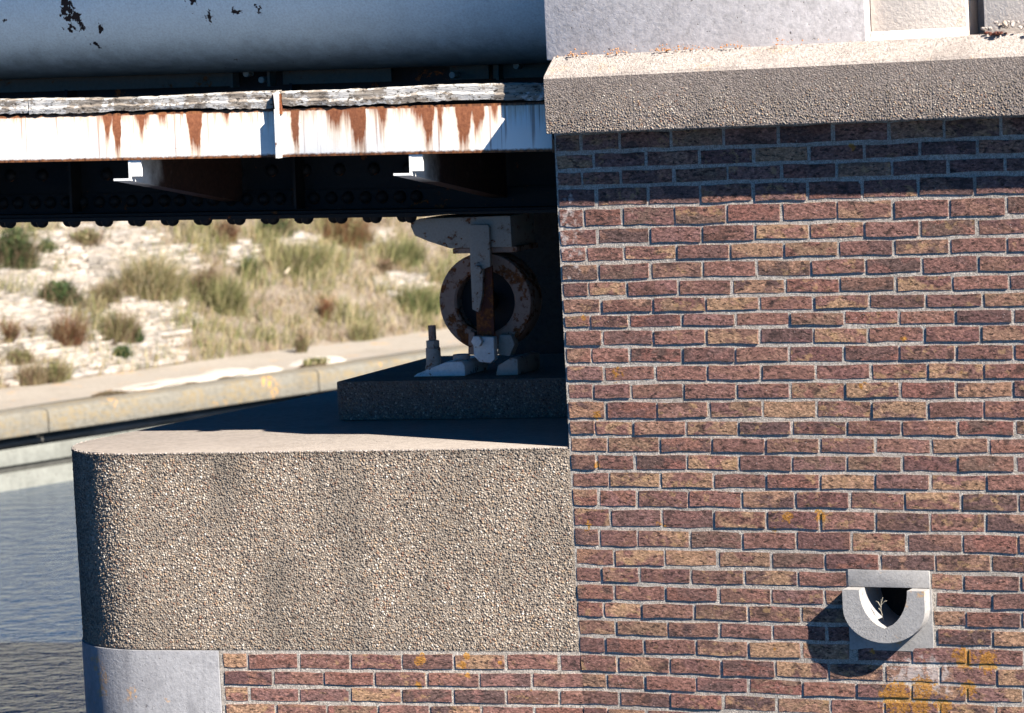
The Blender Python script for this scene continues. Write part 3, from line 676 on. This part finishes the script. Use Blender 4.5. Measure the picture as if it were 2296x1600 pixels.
MB().prism_y([(-1.06, 2.335), (-1.045, 2.298), (-.985, 2.272), (-.89, 2.240), (-.615, 2.238), (-.615, 2.368), (-1.02, 2.368), (-1.06, 2.355)], 1.16, 1.46).build('upper_shoe', STEEL, be, bevel=.004)
MB().box(-.885, -.600, 1.18, 1.44, 2.216, 2.2375).build('packing_plate', RUSTY, be, bevel=.002)
rg = MB().lathe((-.772, 1.30, 2.008), [(.202, -.07), (.206, -.062), (.206, .062), (.202, .07), (.138, .07), (.130, .062), (.130, -.062), (.138, -.07)], 'y', 56).build('ring', RUSTY, be, angle=35)
MB().cyl((-.772, 1.30, 2.008), .1295, .02, 'y', 40).build('ring_web', BLACK, rg)
MB().cyl((-.772, 1.235, 2.008), .04, .07, 'y', 20).build('hub', BLACK, rg, angle=40)
lk = MB().prism_y([(-.795, 1.985), (-.768, 1.972), (-.748, 2.04), (-.738, 2.150), (-.705, 2.162), (-.702, 2.325), (-.712, 2.336), (-.782, 2.336), (-.792, 2.325)], 1.135, 1.159).build('link_plate', STEEL, be, bevel=.003)
MB().prism_y([(-.788, 1.84), (-.712, 1.84), (-.707, 2.164), (-.790, 2.164)], 1.1595, 1.175).build('link_bar', m_paint('rust_red_bar', (.10,.035,.025), .8, .6, .5, 1.5), lk, bevel=.003)
MB().prism_y([(-.795, 1.79), (-.77, 1.765), (-.725, 1.758), (-.703, 1.775), (-.703, 1.868), (-.795, 1.873)], 1.125, 1.170).build('link_foot', BRK, lk, bevel=.004)
for (x, z, r, y) in ((-.757, 2.150, .021, 1.112), (-.770, 1.853, .024, 1.098)):
    MB().cyl((x, y, z), r, .03, 'y', 6).build('bolt', BRK if z < 2 else STEEL, be, bevel=.002)
MB().prism_y([(-1.07, 1.708), (-.835, 1.708), (-.835, 1.752), (-.85, 1.77), (-.92, 1.768), (-.985, 1.745), (-1.05, 1.722)], 1.12, 1.40).build('base_foot', BRK, be, bevel=.006)
MB().prism_y([(-.70, 1.708), (-.60, 1.708), (-.60, 1.775), (-.63, 1.782), (-.69, 1.748)], 1.12, 1.40).build('base_foot', STEEL, be, bevel=.006)
MB().prism_y([(-.715, 1.79), (-.66, 1.78), (-.635, 1.83), (-.65, 1.87), (-.70, 1.872)], 1.19, 1.25).build('guide_lug', STEEL, be, bevel=.005)
MB().prism_y([(-.845, 1.79), (-.81, 1.79), (-.812, 1.885), (-.838, 1.885)], 1.19, 1.24).build('guide_lug', RUSTY, be, bevel=.005)
MB().cyl((-.878, 1.20, 1.771), .036, .022, 'z', 24).build('boss', STEEL, be, bevel=.003)
st = MB().lathe((-.992, 1.17, 1.72), [(.0, 0), (.036, 0), (.036, .03), (.032, .036), (.031, .105), (.0, .105)], 'z', 24).build('holding_down_sleeve', STEEL, be, angle=35)
MB().cyl((-.992, 1.17, 1.826), .030, .030, 'z', 6).build('nut', STEEL, be, bevel=.002)
MB().cyl((-.992, 1.17, 1.857), .0165, .062, 'z', 16).build('threaded_stud', RUSTY, be, angle=40)

# ------------------------------------------------------------------ water
wm = NT('canal_water'); G = wm.coord(kind='Object')
wv = wm.math('ADD', wm.math('MULTIPLY', wm.noise(wm.map(G, scale=(1, 1.15, 1), rot=(0, 0, R(12))), 5.5, 4, .6), 1.0), wm.math('MULTIPLY', wm.noise(wm.map(G, scale=(1, 1.3, 1), rot=(0, 0, R(-8))), 15, 3, .5), .3))
wm.b.inputs['Specular IOR Level'].default_value = .5; wm.b.inputs['IOR'].default_value = 1.333
wm.bump(wv, 1.0, .045); wm.col((.003, .024, .062), .06)
MB().add([(-700, -300, 0), (700, -300, 0), (700, 600, 0), (-700, 600, 0)], [(0,1,2,3)]).build('water', wm.m)
tag(bpy.data.objects['water'], kind='structure')
bed = MB().add([(-750, -320, -2), (750, -320, -2), (750, 620, -2), (-750, 620, -2)], [(0,1,2,3)]).build('canal_bed', DARKC); tag(bed, kind='structure')

# ------------------------------------------------------------------ far quay (frame Q) and bank
QO = (-3.78, 25.72, 0); QR = 49.0
KERB = m_cement('lichened_kerb', (.16, .15, .125), .35, (.12, .105, .08), .01, orange=.75, sc=.5, pits=.2, ochre=.5)
APR = m_cement('quay_apron_cement', (.30, .265, .22), .22, (.23, .20, .16), .01, orange=.6, sc=.6, pits=.1)
WALLC = m_cement('quay_face_cement', (.18, .185, .165), .3, (.10, .10, .085), .003, sc=.4, streak=.3, pits=.7)
qw = empty('quay_wall', QO, (0, 0, R(QR)), 'pale concrete quay with lichened kerb on the far side of the canal', 'quay wall')
xs = [-40, -12, -7.4, -4.6, -2.0, .42, 3.35, 6.2, 9.1, 12, 16, 60]
for a, b in zip(xs[:-1], xs[1:]):
    MB().prism_x([(0, .405), (.30, .405), (.30, .585), (.05, .585), (.012, .570), (0, .55)], a+.006, b-.006).build('kerb_stone', KERB, qw, bevel=.008)
for a, b in zip(xs[:-1], xs[1:]):
    MB().box(a+.9+.003, b+.9-.003, .115, .30, .180, .305).build('face_slab', WALLC, qw, bevel=.006)
    MB().box(a+.9+.003, b+.9-.003, .085, .30, -.3, .128).build('footing_slab', WALLC, qw, bevel=.006)
MB().box(-40, 60, .14, .30, .128, .404).build('dark_recess', m_cement('shade_dark_recess', (.05,.05,.045), .4, sc=.4), qw)  # kerb's overhang shadow put into the near-black recess colour
MB().box(-40, 60, .09, .139, .335, .362).build('timber_waling', m_cement('old_waling', (.09,.085,.075), .4, sc=.4), qw)
# apron: slightly dished sheet
V = []; F = []; nu, nv = 160, 8
for i in range(nu+1):
    u = -12 + 30*i/nu
    for j in range(nv+1):
        w = .301 + 1.5*j/nv; V.append((u, w, .583 - .012*math.sin(math.pi*j/nv) + .02*(j/nv)**2 + .006*math.sin(u*1.7+j)))
for i in range(nu):
    for j in range(nv): F.append((i*(nv+1)+j, (i+1)*(nv+1)+j, (i+1)*(nv+1)+j+1, i*(nv+1)+j+1))
np_mesh('apron', V, F, APR, qw, True)
def hz(u, w):     # bank height
    u = np.asarray(u, float); w = np.asarray(w, float)
    s = np.clip(w-1.62, 0, None); z = .585 + np.minimum(s, 4.6)*.52
    z += (.03*np.sin(u*1.3+w*2.1) + .02*np.sin(u*3.1-w*1.7) + .012*np.sin(u*7.3+w*5.1))*np.clip(s*1.6, 0, 1)
    return z
us = np.r_[np.linspace(-300, -8, 14)[:-1], np.linspace(-8, 16, 260), np.linspace(16, 400, 14)[1:]]; ws = np.r_[np.linspace(1.45, 8, 90), [12, 30, 120, 500]]
UU, WW = np.meshgrid(us, ws, indexing='ij'); ZZ = hz(UU, WW) + np.where(WW < 1.62, -.02, 0); nu, nv = UU.shape
idx = np.arange(nu*nv).reshape(nu, nv); F = np.stack([idx[:-1, :-1], idx[1:, :-1], idx[1:, 1:], idx[:-1, 1:]], -1).reshape(-1, 4)
t = NT('sandy_bank_soil'); G = t.coord(); n1 = t.noise(G, 2.2, 5, .65); n2 = t.noise(G, 22, 6, .7)
c = t.ramp(n2, [(.3, (.15,.115,.085)), (.5, (.25,.205,.16)), (.7, (.36,.31,.26))]); c = t.mix(t.math('MULTIPLY', t.ss(n1, .42, .62), .6), c, (.16,.12,.075))
t.bump(t.noise(G, 18, 6, .75), 1, .05); SOIL = t.col(c, .95)
bank = np_mesh('bank', np.stack([UU, WW, ZZ], -1), F, SOIL, None, True); bank.location = QO; bank.rotation_euler = (0, 0, R(QR)); tag(bank, kind='structure')
QM = np.array([[math.cos(R(QR)), -math.sin(R(QR))], [math.sin(R(QR)), math.cos(R(QR))]])
def on_bank(px, py):
    """where the sight line through a point of the photo (2296 px wide) meets the bank: its u, w there"""
    d = (cam.matrix_world.to_3x3() @ Vector(((px-1148)/7800, -(py-800)/7800, -1)))
    lo, hi = 22.0, 60.0
    def g(k):
        p = np.array([d.x*k/d.y, d.y*k/d.y]) - np.array(QO[:2]); q = QM.T @ p; z = 3 + d.z*k/d.y
        return q[0], q[1], z
    k = lo
    while k < hi:
        u, w, z = g(k)
        if w > .3 and z <= (hz(u, w) if w > 1.62 else .585): return float(u), float(w), k
        k += .02
    return float(u), float(w), k

# bare masonry patches (photo ellipses -> bank ellipses) and coursed whitish stones
BARE = [(290, 590, 150, 55), (60, 640, 75, 45), (60, 700, 110, 40), (330, 715, 100, 42), (200, 560, 180, 50), (90, 735, 95, 45), (150, 800, 170, 30), (320, 750, 60, 35), (200, 850, 130, 18), (60, 845, 60, 22), (665, 545, 45, 20), (300, 810, 90, 30), (180, 640, 200, 30), (905, 640, 60, 20), (545, 570, 35, 25), (820, 530, 50, 16)]
EL = []
for (x, y, rx, ry) in BARE:
    u0, w0, _ = on_bank(x, y); u1, w1, _ = on_bank(x+rx, y); u2, w2, _ = on_bank(x, y-ry)
    M2 = np.linalg.inv(np.array([[u1-u0, u2-u0], [w1-w0, w2-w0]])); EL.append((u0, w0, M2))
def bare(u, w):
    m = np.full(np.shape(u), 9.0)
    for (u0, w0, M2) in EL:
        a = M2[0, 0]*(u-u0)+M2[0, 1]*(w-w0); b = M2[1, 0]*(u-u0)+M2[1, 1]*(w-w0); m = np.minimum(m, np.sqrt(a*a+b*b))
    return m
Vs = []; Fs = []; w = 1.66; row = 0
CUBE = np.array([(-1,-1,-1),(1,-1,-1),(1,1,-1),(-1,1,-1),(-1,-1,1),(1,-1,1),(1,1,1),(-1,1,1)])*.5
CF = np.array([(0,3,2,1),(4,5,6,7),(0,1,5,4),(1,2,6,5),(2,3,7,6),(3,0,4,7)])
while w < 6.0:
    u = -2 + random.uniform(0, .2); pitch = random.uniform(.028, .040)
    while u < 10:
        L = random.uniform(.08, .24); m = float(bare(u+L/2, w)) + random.uniform(-.25, .25)
        if m < 1.08 and random.random() > .06:
            hgt = .05; z = float(hz(u+L/2, w)) + .004 + random.uniform(-.007, .006)
            v = CUBE*np.array([L-random.uniform(.003, .010), pitch*random.uniform(.95, 1.1), hgt]) + RNG.uniform(-.003, .003, (8, 3)); a = math.atan(.30)
            v = np.c_[v[:, 0], v[:, 1]*math.cos(a)-v[:, 2]*math.sin(a), v[:, 1]*math.sin(a)+v[:, 2]*math.cos(a)] + np.array([u+L/2, w, z])
            Fs.append(CF + 8*len(Vs)); Vs.append(v)
        u += L
    w += pitch; row += 1
t = NT('bleached_bank_stone'); ge = t.n('NewGeometry'); G = t.coord()
c = t.ramp(ge.outputs['Random Per Island'], [(0, (.30,.265,.225)), (.2, (.36,.32,.28)), (.4, (.22,.20,.175)), (.55, (.40,.35,.30)), (.7, (.27,.235,.19)), (.85, (.33,.30,.27)), (.95, (.16,.145,.12))], 'CONSTANT')
c = t.mix(1, c, t.ramp(t.noise(G, 16, 5, .7), [(.3, .6), (.6, 1.1)]), 'MULTIPLY'); c = t.mix(t.math('MULTIPLY', t.ss(t.noise(G, 1.6, 4, .6), .5, .65), .45), c, (.19, .17, .145))
t.bump(t.noise(G, 40, 4, .7), 1, .006); STONE = t.col(c, .95)
bs = np_mesh('bank_stones', np.concatenate(Vs), np.concatenate(Fs), STONE); bs.location = QO; bs.rotation_euler = (0, 0, R(QR)); tag(bs, kind='stuff')

# ---- grass and plants
def m_grass(name, stops):
    t = NT(name); ge = t.n('NewGeometry'); c = t.ramp(ge.outputs['Random Per Island'], [(p, tuple(x*.68 for x in cc)) for p, cc in stops], 'CONSTANT'); t.b.inputs['Specular IOR Level'].default_value = .15
    tr = t.n('BsdfTranslucent'); t.put(tr.inputs[0], c); mx = t.n('MixShader'); mx.inputs[0].default_value = .25
    t.col(c, .8); out = t.t.nodes['Material Output']; t.L.new(t.b.outputs[0], mx.inputs[1]); t.L.new(tr.outputs[0], mx.inputs[2]); t.L.new(mx.outputs[0], out.inputs[0]); return t.m
STRAW = m_grass('dry_straw_grass', [(0, (.46,.36,.20)), (.2, (.34,.28,.12)), (.38, (.56,.46,.29)), (.55, (.20,.21,.075)), (.68, (.36,.24,.15)), (.8, (.62,.53,.36)), (.9, (.15,.18,.07))])
OLIVE = m_grass('olive_green_grass', [(0, (.20,.22,.085)), (.22, (.30,.29,.12)), (.42, (.46,.40,.21)), (.62, (.15,.18,.07)), (.76, (.34,.30,.14)), (.9, (.54,.46,.28))])
BROWN = m_grass('withered_brown_stems', [(0, (.20,.115,.08)), (.25, (.30,.20,.13)), (.45, (.13,.075,.055)), (.6, (.42,.32,.2)), (.8, (.20,.17,.08)), (.92, (.5,.40,.26))])
GREEN = m_grass('dark_green_leaves', [(0, (.045,.10,.035)), (.3, (.09,.15,.05)), (.5, (.03,.06,.025)), (.7, (.15,.19,.07)), (.9, (.24,.22,.11))])
REDD = m_grass('reddish_dock_stems', [(0, (.24,.09,.05)), (.3, (.34,.18,.09)), (.55, (.14,.05,.035)), (.75, (.42,.31,.17)), (.9, (.2,.2,.08))])
def blades(base, ht, lean, width, spread_z=0):
    """two-segment blades; base (n,3), ht (n), lean (n,2)"""
    n = len(base); a = RNG.uniform(0, np.pi, n); dx = np.c_[np.cos(a), np.sin(a), np.zeros(n)]*(width/2)[:, None]
    mid = base + np.c_[lean*.35, np.ones(n)*.6]*ht[:, None]; top = base + np.c_[lean, .95-.25*np.abs(lean).sum(1)]*ht[:, None]
    V = np.stack([base-dx, base+dx, mid+dx*.8, mid-dx*.8, top+dx*.15, top-dx*.15], 1)
    k = np.arange(n)[:, None, None]*6; F = (np.array([[0,1,2,3],[3,2,4,5]])[None] + k).reshape(-1, 4); return V.reshape(-1, 3), F
def field(n, mat, name, hmin, hmax, wmin, wmax, sel, lean0=(.35, 0)):
    u = RNG.uniform(-1.5, 10, n*3); w = RNG.uniform(1.62, 6.3, n*3)
    cl = .5 + .5*np.sin(u*4.1+2*np.sin(w*3.3))*np.sin(w*5.7+1.5*np.sin(u*2.7)) ; cl2 = .5 + .5*np.sin(u*11+w*7)*np.sin(w*13-u*5)
    m = bare(u, w); p = sel(u, w, cl, cl2)*np.clip((m-.55)/.5, .14, 1)
    ok = RNG.random(len(u)) < p; u, w = u[ok][:n], w[ok][:n]; cl = cl[ok][:n]; k = len(u)
    h = RNG.uniform(hmin, hmax, k)*(.55+.7*cl)
    lean = np.c_[RNG.normal(lean0[0], .38, k), RNG.normal(lean0[1], .38, k)]
    V, F = blades(np.c_[u, w, hz(u, w)-.01], h, lean, RNG.uniform(wmin, wmax, k)*.75); return tag(np_mesh(name, V, F, mat), kind='stuff')
for (nb, mt, nm, h0, h1, sel) in ((60000, STRAW, 'dry_grass', .03, .17, lambda u, w, a, b: .1+.6*b), (42000, OLIVE, 'green_grass', .06, .30, lambda u, w, a, b: np.clip(a*1.6-.65, 0, 1)*(.4+.6*b)),
                                  (20000, BROWN, 'withered_grass', .04, .18, lambda u, w, a, b: np.clip(.55-a, 0, 1)*1.6*(b > .5))):
    o = field(nb, mt, nm, h0, h1, .005, .012, sel); o.location = QO; o.rotation_euler = (0, 0, R(QR))
QMAT = Matrix.Translation(QO) @ Matrix.Rotation(R(QR), 4, 'Z')
def plant(name, label, cat, px, py, wpx, hpx, mats, n, leaf=0, lean=(.0, 0), dens=1.0):
    u, w, k = on_bank(px, py); m_px = k/7800; rad = wpx*m_px/2*1.35; ht = hpx*m_px*1.3; n = int(n*2.6); leaf = int(leaf*1.5)
    root = empty(name, (QMAT @ Vector((u, w, float(hz(u, w))-.01)))[:], (0, 0, R(QR)), label, cat)
    for mi, (mat, frac) in enumerate(mats):
        k_ = int(n*frac); a = RNG.uniform(0, 2*np.pi, k_); rr = np.sqrt(RNG.random(k_))*rad*.55
        rr = rr*RNG.uniform(.5, 2.1, k_); base = np.c_[rr*np.cos(a), rr*np.sin(a)*.6, np.zeros(k_)]; base[:, 2] = hz(base[:, 0]+u, base[:, 1]+w) - hz(u, w)
        ln = np.c_[np.cos(a), np.sin(a)*.7]*(rr/max(rad, .01)*1.1*rad/ht)[:, None]*.35 + RNG.normal(0, .42, (k_, 2)) + np.array(lean) + np.array([.28, 0])
        V, F = blades(base, ht*np.clip(RNG.lognormal(-.55, .38, k_), .2, 1.25), ln, RNG.uniform(.0028, .0060, k_)); np_mesh('stems' if mi == 0 else 'green_shoots', V, F, mat, root)
    if leaf:
        k_ = leaf; P_ = RNG.normal(0, 1, (k_, 3)); P_ /= np.linalg.norm(P_, axis=1)[:, None]; P_ *= (RNG.random(k_)**.4)[:, None]
        C_ = P_*np.array([rad*.8, rad*.6, ht*.42]) + np.array([0, 0, ht*.5]); a = RNG.normal(0, 1, (k_, 3)); a /= np.linalg.norm(a, axis=1)[:, None]
        b = np.cross(a, RNG.normal(0, 1, (k_, 3))); b /= np.linalg.norm(b, axis=1)[:, None]; s_ = RNG.uniform(.008, .018, k_)[:, None]
        V = np.stack([C_-a*s_, C_+b*s_*.5, C_+a*s_, C_-b*s_*.5], 1).reshape(-1, 3); F = np.arange(4*k_).reshape(-1, 4); np_mesh('leaves', V, F, leaf_mat(mats), root)
    return root
def leaf_mat(mats): return mats[-1][0]
PL = [
 ('dark_shrub', 'large dark grey-green shrub at the left edge of the bank under the girder', 'shrub', 35, 600, 78, 80, [(BROWN, .5), (GREEN, .5)], 900, 900),
 ('small_shrub', 'small grey-green bush just right of the large dark shrub', 'shrub', 106, 570, 38, 30, [(OLIVE, .6), (GREEN, .4)], 260, 140),
 ('brown_bush', 'spreading brown bush high on the pale masonry near the girder', 'shrub', 195, 552, 66, 36, [(BROWN, .8), (OLIVE, .2)], 500, 150),
 ('green_shrub', 'bushy dark green shrub with brown stems in the middle of the pale masonry', 'shrub', 135, 686, 80, 52, [(BROWN, .5), (GREEN, .5)], 650, 800),
 ('brown_tuft', 'brown-olive tuft right of the bushy green shrub', 'grass tuft', 240, 674, 60, 44, [(BROWN, .6), (OLIVE, .4)], 520, 0),
 ('straw_tuft', 'wide tall straw-coloured grass tuft on the pale masonry', 'grass tuft', 340, 666, 115, 84, [(STRAW, .7), (OLIVE, .3)], 1500, 0),
 ('spiky_tuft', 'reddish brown spiky tuft low on the left of the bank', 'grass tuft', 152, 776, 56, 68, [(REDD, .7), (BROWN, .3)], 600, 0),
 ('brown_tuft', 'dark brown tuft with green base right of the reddish spiky one', 'grass tuft', 272, 764, 70, 62, [(BROWN, .6), (OLIVE, .4)], 750, 0),
 ('leafy_weed', 'single green leafy weed beside the dark brown tuft', 'weed', 313, 774, 20, 36, [(GREEN, 1)], 50, 90),
 ('dark_green_weed', 'low dark green weed alone on bare pale stones', 'weed', 274, 808, 38, 30, [(GREEN, 1)], 120, 420),
 ('low_brown_bush', 'low brown cushion bush at the left edge above the quay', 'shrub', 46, 820, 62, 34, [(BROWN, .7), (OLIVE, .3)], 420, 160),
 ('olive_weed', 'upright olive weed at the foot of the bank', 'weed', 125, 860, 34, 50, [(BROWN, .5), (OLIVE, .5)], 260, 80),
 ('foot_tuft', 'straw and brown tuft at the foot of the bank nearest the left edge', 'grass tuft', 72, 865, 56, 50, [(STRAW, .5), (BROWN, .5)], 480, 0),
 ('small_brown_tuft', 'small brown tuft between stones left of the reddish spiky one', 'grass tuft', 68, 753, 28, 22, [(BROWN, 1)], 160, 0),
 ('edge_tuft', 'narrow brown tuft cut by the left edge of the photo', 'grass tuft', 24, 764, 26, 44, [(REDD, .5), (BROWN, .5)], 240, 0),
 ('dark_brown_bush', 'dark reddish brown dead bush in the middle of the bank', 'shrub', 468, 668, 66, 62, [(BROWN, 1)], 800, 250),
 ('green_tuft', 'tall green grass tuft just right of the dark dead bush', 'grass tuft', 512, 700, 66, 74, [(OLIVE, 1)], 800, 0),
 ('dock_clump', 'dark reddish dock clump under the girder above the green tuft', 'weed', 505, 538, 46, 42, [(REDD, .6), (BROWN, .4)], 420, 160),
 ('mixed_bush', 'brown and green bush close under the girder in the middle of the span', 'shrub', 620, 530, 70, 46, [(BROWN, .5), (GREEN, .5)], 620, 260),
 ('green_weed', 'compact green weed clump above the sloping dead branch', 'weed', 560, 620, 42, 42, [(OLIVE, .6), (GREEN, .4)], 340, 160),
 ('broad_green_tuft', 'broad yellow-green grass tuft behind the dead branch', 'grass tuft', 680, 606, 96, 56, [(OLIVE, .8), (STRAW, .2)], 1000, 0),
 ('red_dock_patch', 'rust-coloured dock patch under the girder left of the bearing', 'weed', 780, 545, 96, 62, [(REDD, .8), (OLIVE, .2)], 900, 250),
 ('fresh_tuft', 'fresh green tuft left of the bearing shoe', 'grass tuft', 916, 590, 66, 48, [(OLIVE, .8), (GREEN, .2)], 620, 0),
 ('red_stalk_weed', 'thin dark red stalked weed on the lower right bank', 'weed', 730, 714, 22, 52, [(REDD, 1)], 160, 60),
 ('blue_green_tuft', 'blue-green grass tuft beside the bearing ring', 'grass tuft', 945, 694, 88, 50, [(OLIVE, .7), (GREEN, .3)], 800, 0),
 ('dark_clump', 'small dark brown clump right of the middle of the bank', 'weed', 864, 607, 32, 26, [(BROWN, 1)], 220, 60),
 ('lone_olive_weed', 'lone olive weed at the bottom of the slope above the mossy cushion', 'weed', 675, 792, 22, 42, [(OLIVE, .5), (BROWN, .5)], 200, 40),
 ('low_olive_tuft', 'low olive tuft at the slope foot left of the threaded stud', 'grass tuft', 815, 764, 56, 42, [(OLIVE, .6), (STRAW, .4)], 460, 0),
]
for p in PL: plant(*p[:9], leaf=p[9])
# dead branch
ub, wb_, _ = on_bank(640, 628); uc, wc_, _ = on_bank(703, 586)
bm_ = MB(); pts = [(ub+(uc-ub)*k/5, wb_+(wc_-wb_)*k/5, float(hz(ub+(uc-ub)*k/5, wb_+(wc_-wb_)*k/5))+.05+.02*math.sin(k)) for k in range(6)]
bm_.tube(pts, [.012, .011, .010, .009, .008, .006], 7); bm_.tube([pts[3], (pts[3][0]+.12, pts[3][1]+.05, pts[3][2]+.09)], [.006, .004], 6)
db = bm_.build('dead_branch', m_cement('bleached_wood', (.52,.44,.33), .2, sc=.5)); db.location = QO; db.rotation_euler = (0, 0, R(QR)); tag(db, 'bleached dead branch lying aslant on the grassy bank', 'branch')
# moss cushions on the quay apron
def cushion(px, py, wpx, hpx, mat, label, mat2=None):
    u, w, k = on_bank(px, py); rad = wpx*k/7800/2; ht = hpx*k/7800
    root = empty('moss_cushion', (QMAT @ Vector((u, w, .575)))[:], (0, 0, R(QR-12)), label, 'moss cushion', 'moss cushions on the quay apron')
    n = int(2600*rad/.2); a = RNG.uniform(0, 2*np.pi, n); rr = RNG.random(n)**.5; base = np.c_[rr*rad*np.cos(a), rr*rad*.35*np.sin(a), np.zeros(n)]
    h = ht*(1-rr**2)*RNG.uniform(.5, 1, n) + .006; V, F = blades(base, h, RNG.normal(0, .5, (n, 2)), RNG.uniform(.006, .014, n)); np_mesh('moss_tufts', V, F, mat, root)
    vs = [(rad*.98*math.cos(2*math.pi*i/24), rad*.34*math.sin(2*math.pi*i/24), 0) for i in range(24)] + [(rad*.5*math.cos(2*math.pi*i/24), rad*.18*math.sin(2*math.pi*i/24), ht*.55) for i in range(24)] + [(0, 0, ht*.7)]
    fs = [(i, (i+1) % 24, 24+(i+1) % 24, 24+i) for i in range(24)] + [(24+i, 24+(i+1) % 24, 48) for i in range(24)]
    MB().add(vs, fs).build('moss_body', m_cement('moss_soil', (.10,.085,.045), .4, sc=.5), root, smooth=True)
    if mat2:
        V, F = blades(np.c_[RNG.normal(.02, rad*.3, 300), RNG.normal(0, rad*.12, 300), np.full(300, ht*.5)], RNG.uniform(.03, .07, 300), RNG.normal(0, .4, (300, 2)), RNG.uniform(.008, .016, 300)); np_mesh('flower_shoots', V, F, mat2, root)
cushion(247, 905, 112, 15, BROWN, 'brown-green moss cushion on the quay apron, nearest the left edge')
cushion(703, 832, 90, 13, BROWN, 'moss cushion topped with pale green shoots below the slope foot', OLIVE)
cushion(428, 872, 64, 6, BROWN, 'thin dark moss strip on the kerb, the left one of two close together')
cushion(507, 860, 60, 8, BROWN, 'thin dark moss strip on the kerb, the right one of two close together')
# blown sand spilled over the apron
sm = NT('bleached_sand'); G = sm.coord(); sm.bump(sm.noise(G, 30, 5, .7), 1, .01); SAND = sm.col(sm.ramp(sm.noise(G, 9, 4, .6), [(.3, (.38,.335,.285)), (.7, (.50,.46,.40))]), .95)
Vs = []; Fs = []; b0 = 0
for (x, y, rx, ry) in ((345, 872, 95, 18), (470, 852, 110, 17), (270, 886, 45, 13), (590, 836, 45, 12), (720, 812, 70, 10), (520, 838, 60, 10)):
    u0, w0, _ = on_bank(x, y); u1, w1, _ = on_bank(x+rx, y); u2, w2, _ = on_bank(x, y-ry); n = 28
    ring = []
    for s_ in (1.0, .7, .35):
        for i in range(n):
            a = 2*math.pi*i/n; q = s_*(1+.12*math.sin(3*a+x)+.08*math.sin(7*a+y)); uu = u0+(u1-u0)*q*math.cos(a)+(u2-u0)*q*math.sin(a); ww = max(.32, w0+(w1-w0)*q*math.cos(a)+(w2-w0)*q*math.sin(a))
            zb = .583 if ww < 1.6 else float(hz(uu, ww)); zb += .02*max(0, min(1, (ww-.3)/1.5))**2 if ww < 1.8 else 0
            ring.append((uu, ww, zb + {1.0: -.004, .7: .018, .35: .026}[s_]))
    ring.append((u0, w0, (.583 if w0 < 1.6 else float(hz(u0, w0)))+.034))
    Fs += [(b0+k*n+i, b0+k*n+(i+1) % n, b0+(k+1)*n+(i+1) % n, b0+(k+1)*n+i) for k in range(2) for i in range(n)] + [(b0+2*n+i, b0+2*n+(i+1) % n, b0+3*n) for i in range(n)]
    Vs += ring; b0 += len(ring)
sd = MB().add(Vs, Fs).build('blown_sand', SAND, None, smooth=True, angle=80); sd.location = QO; sd.rotation_euler = (0, 0, R(QR)); tag(sd, kind='stuff')
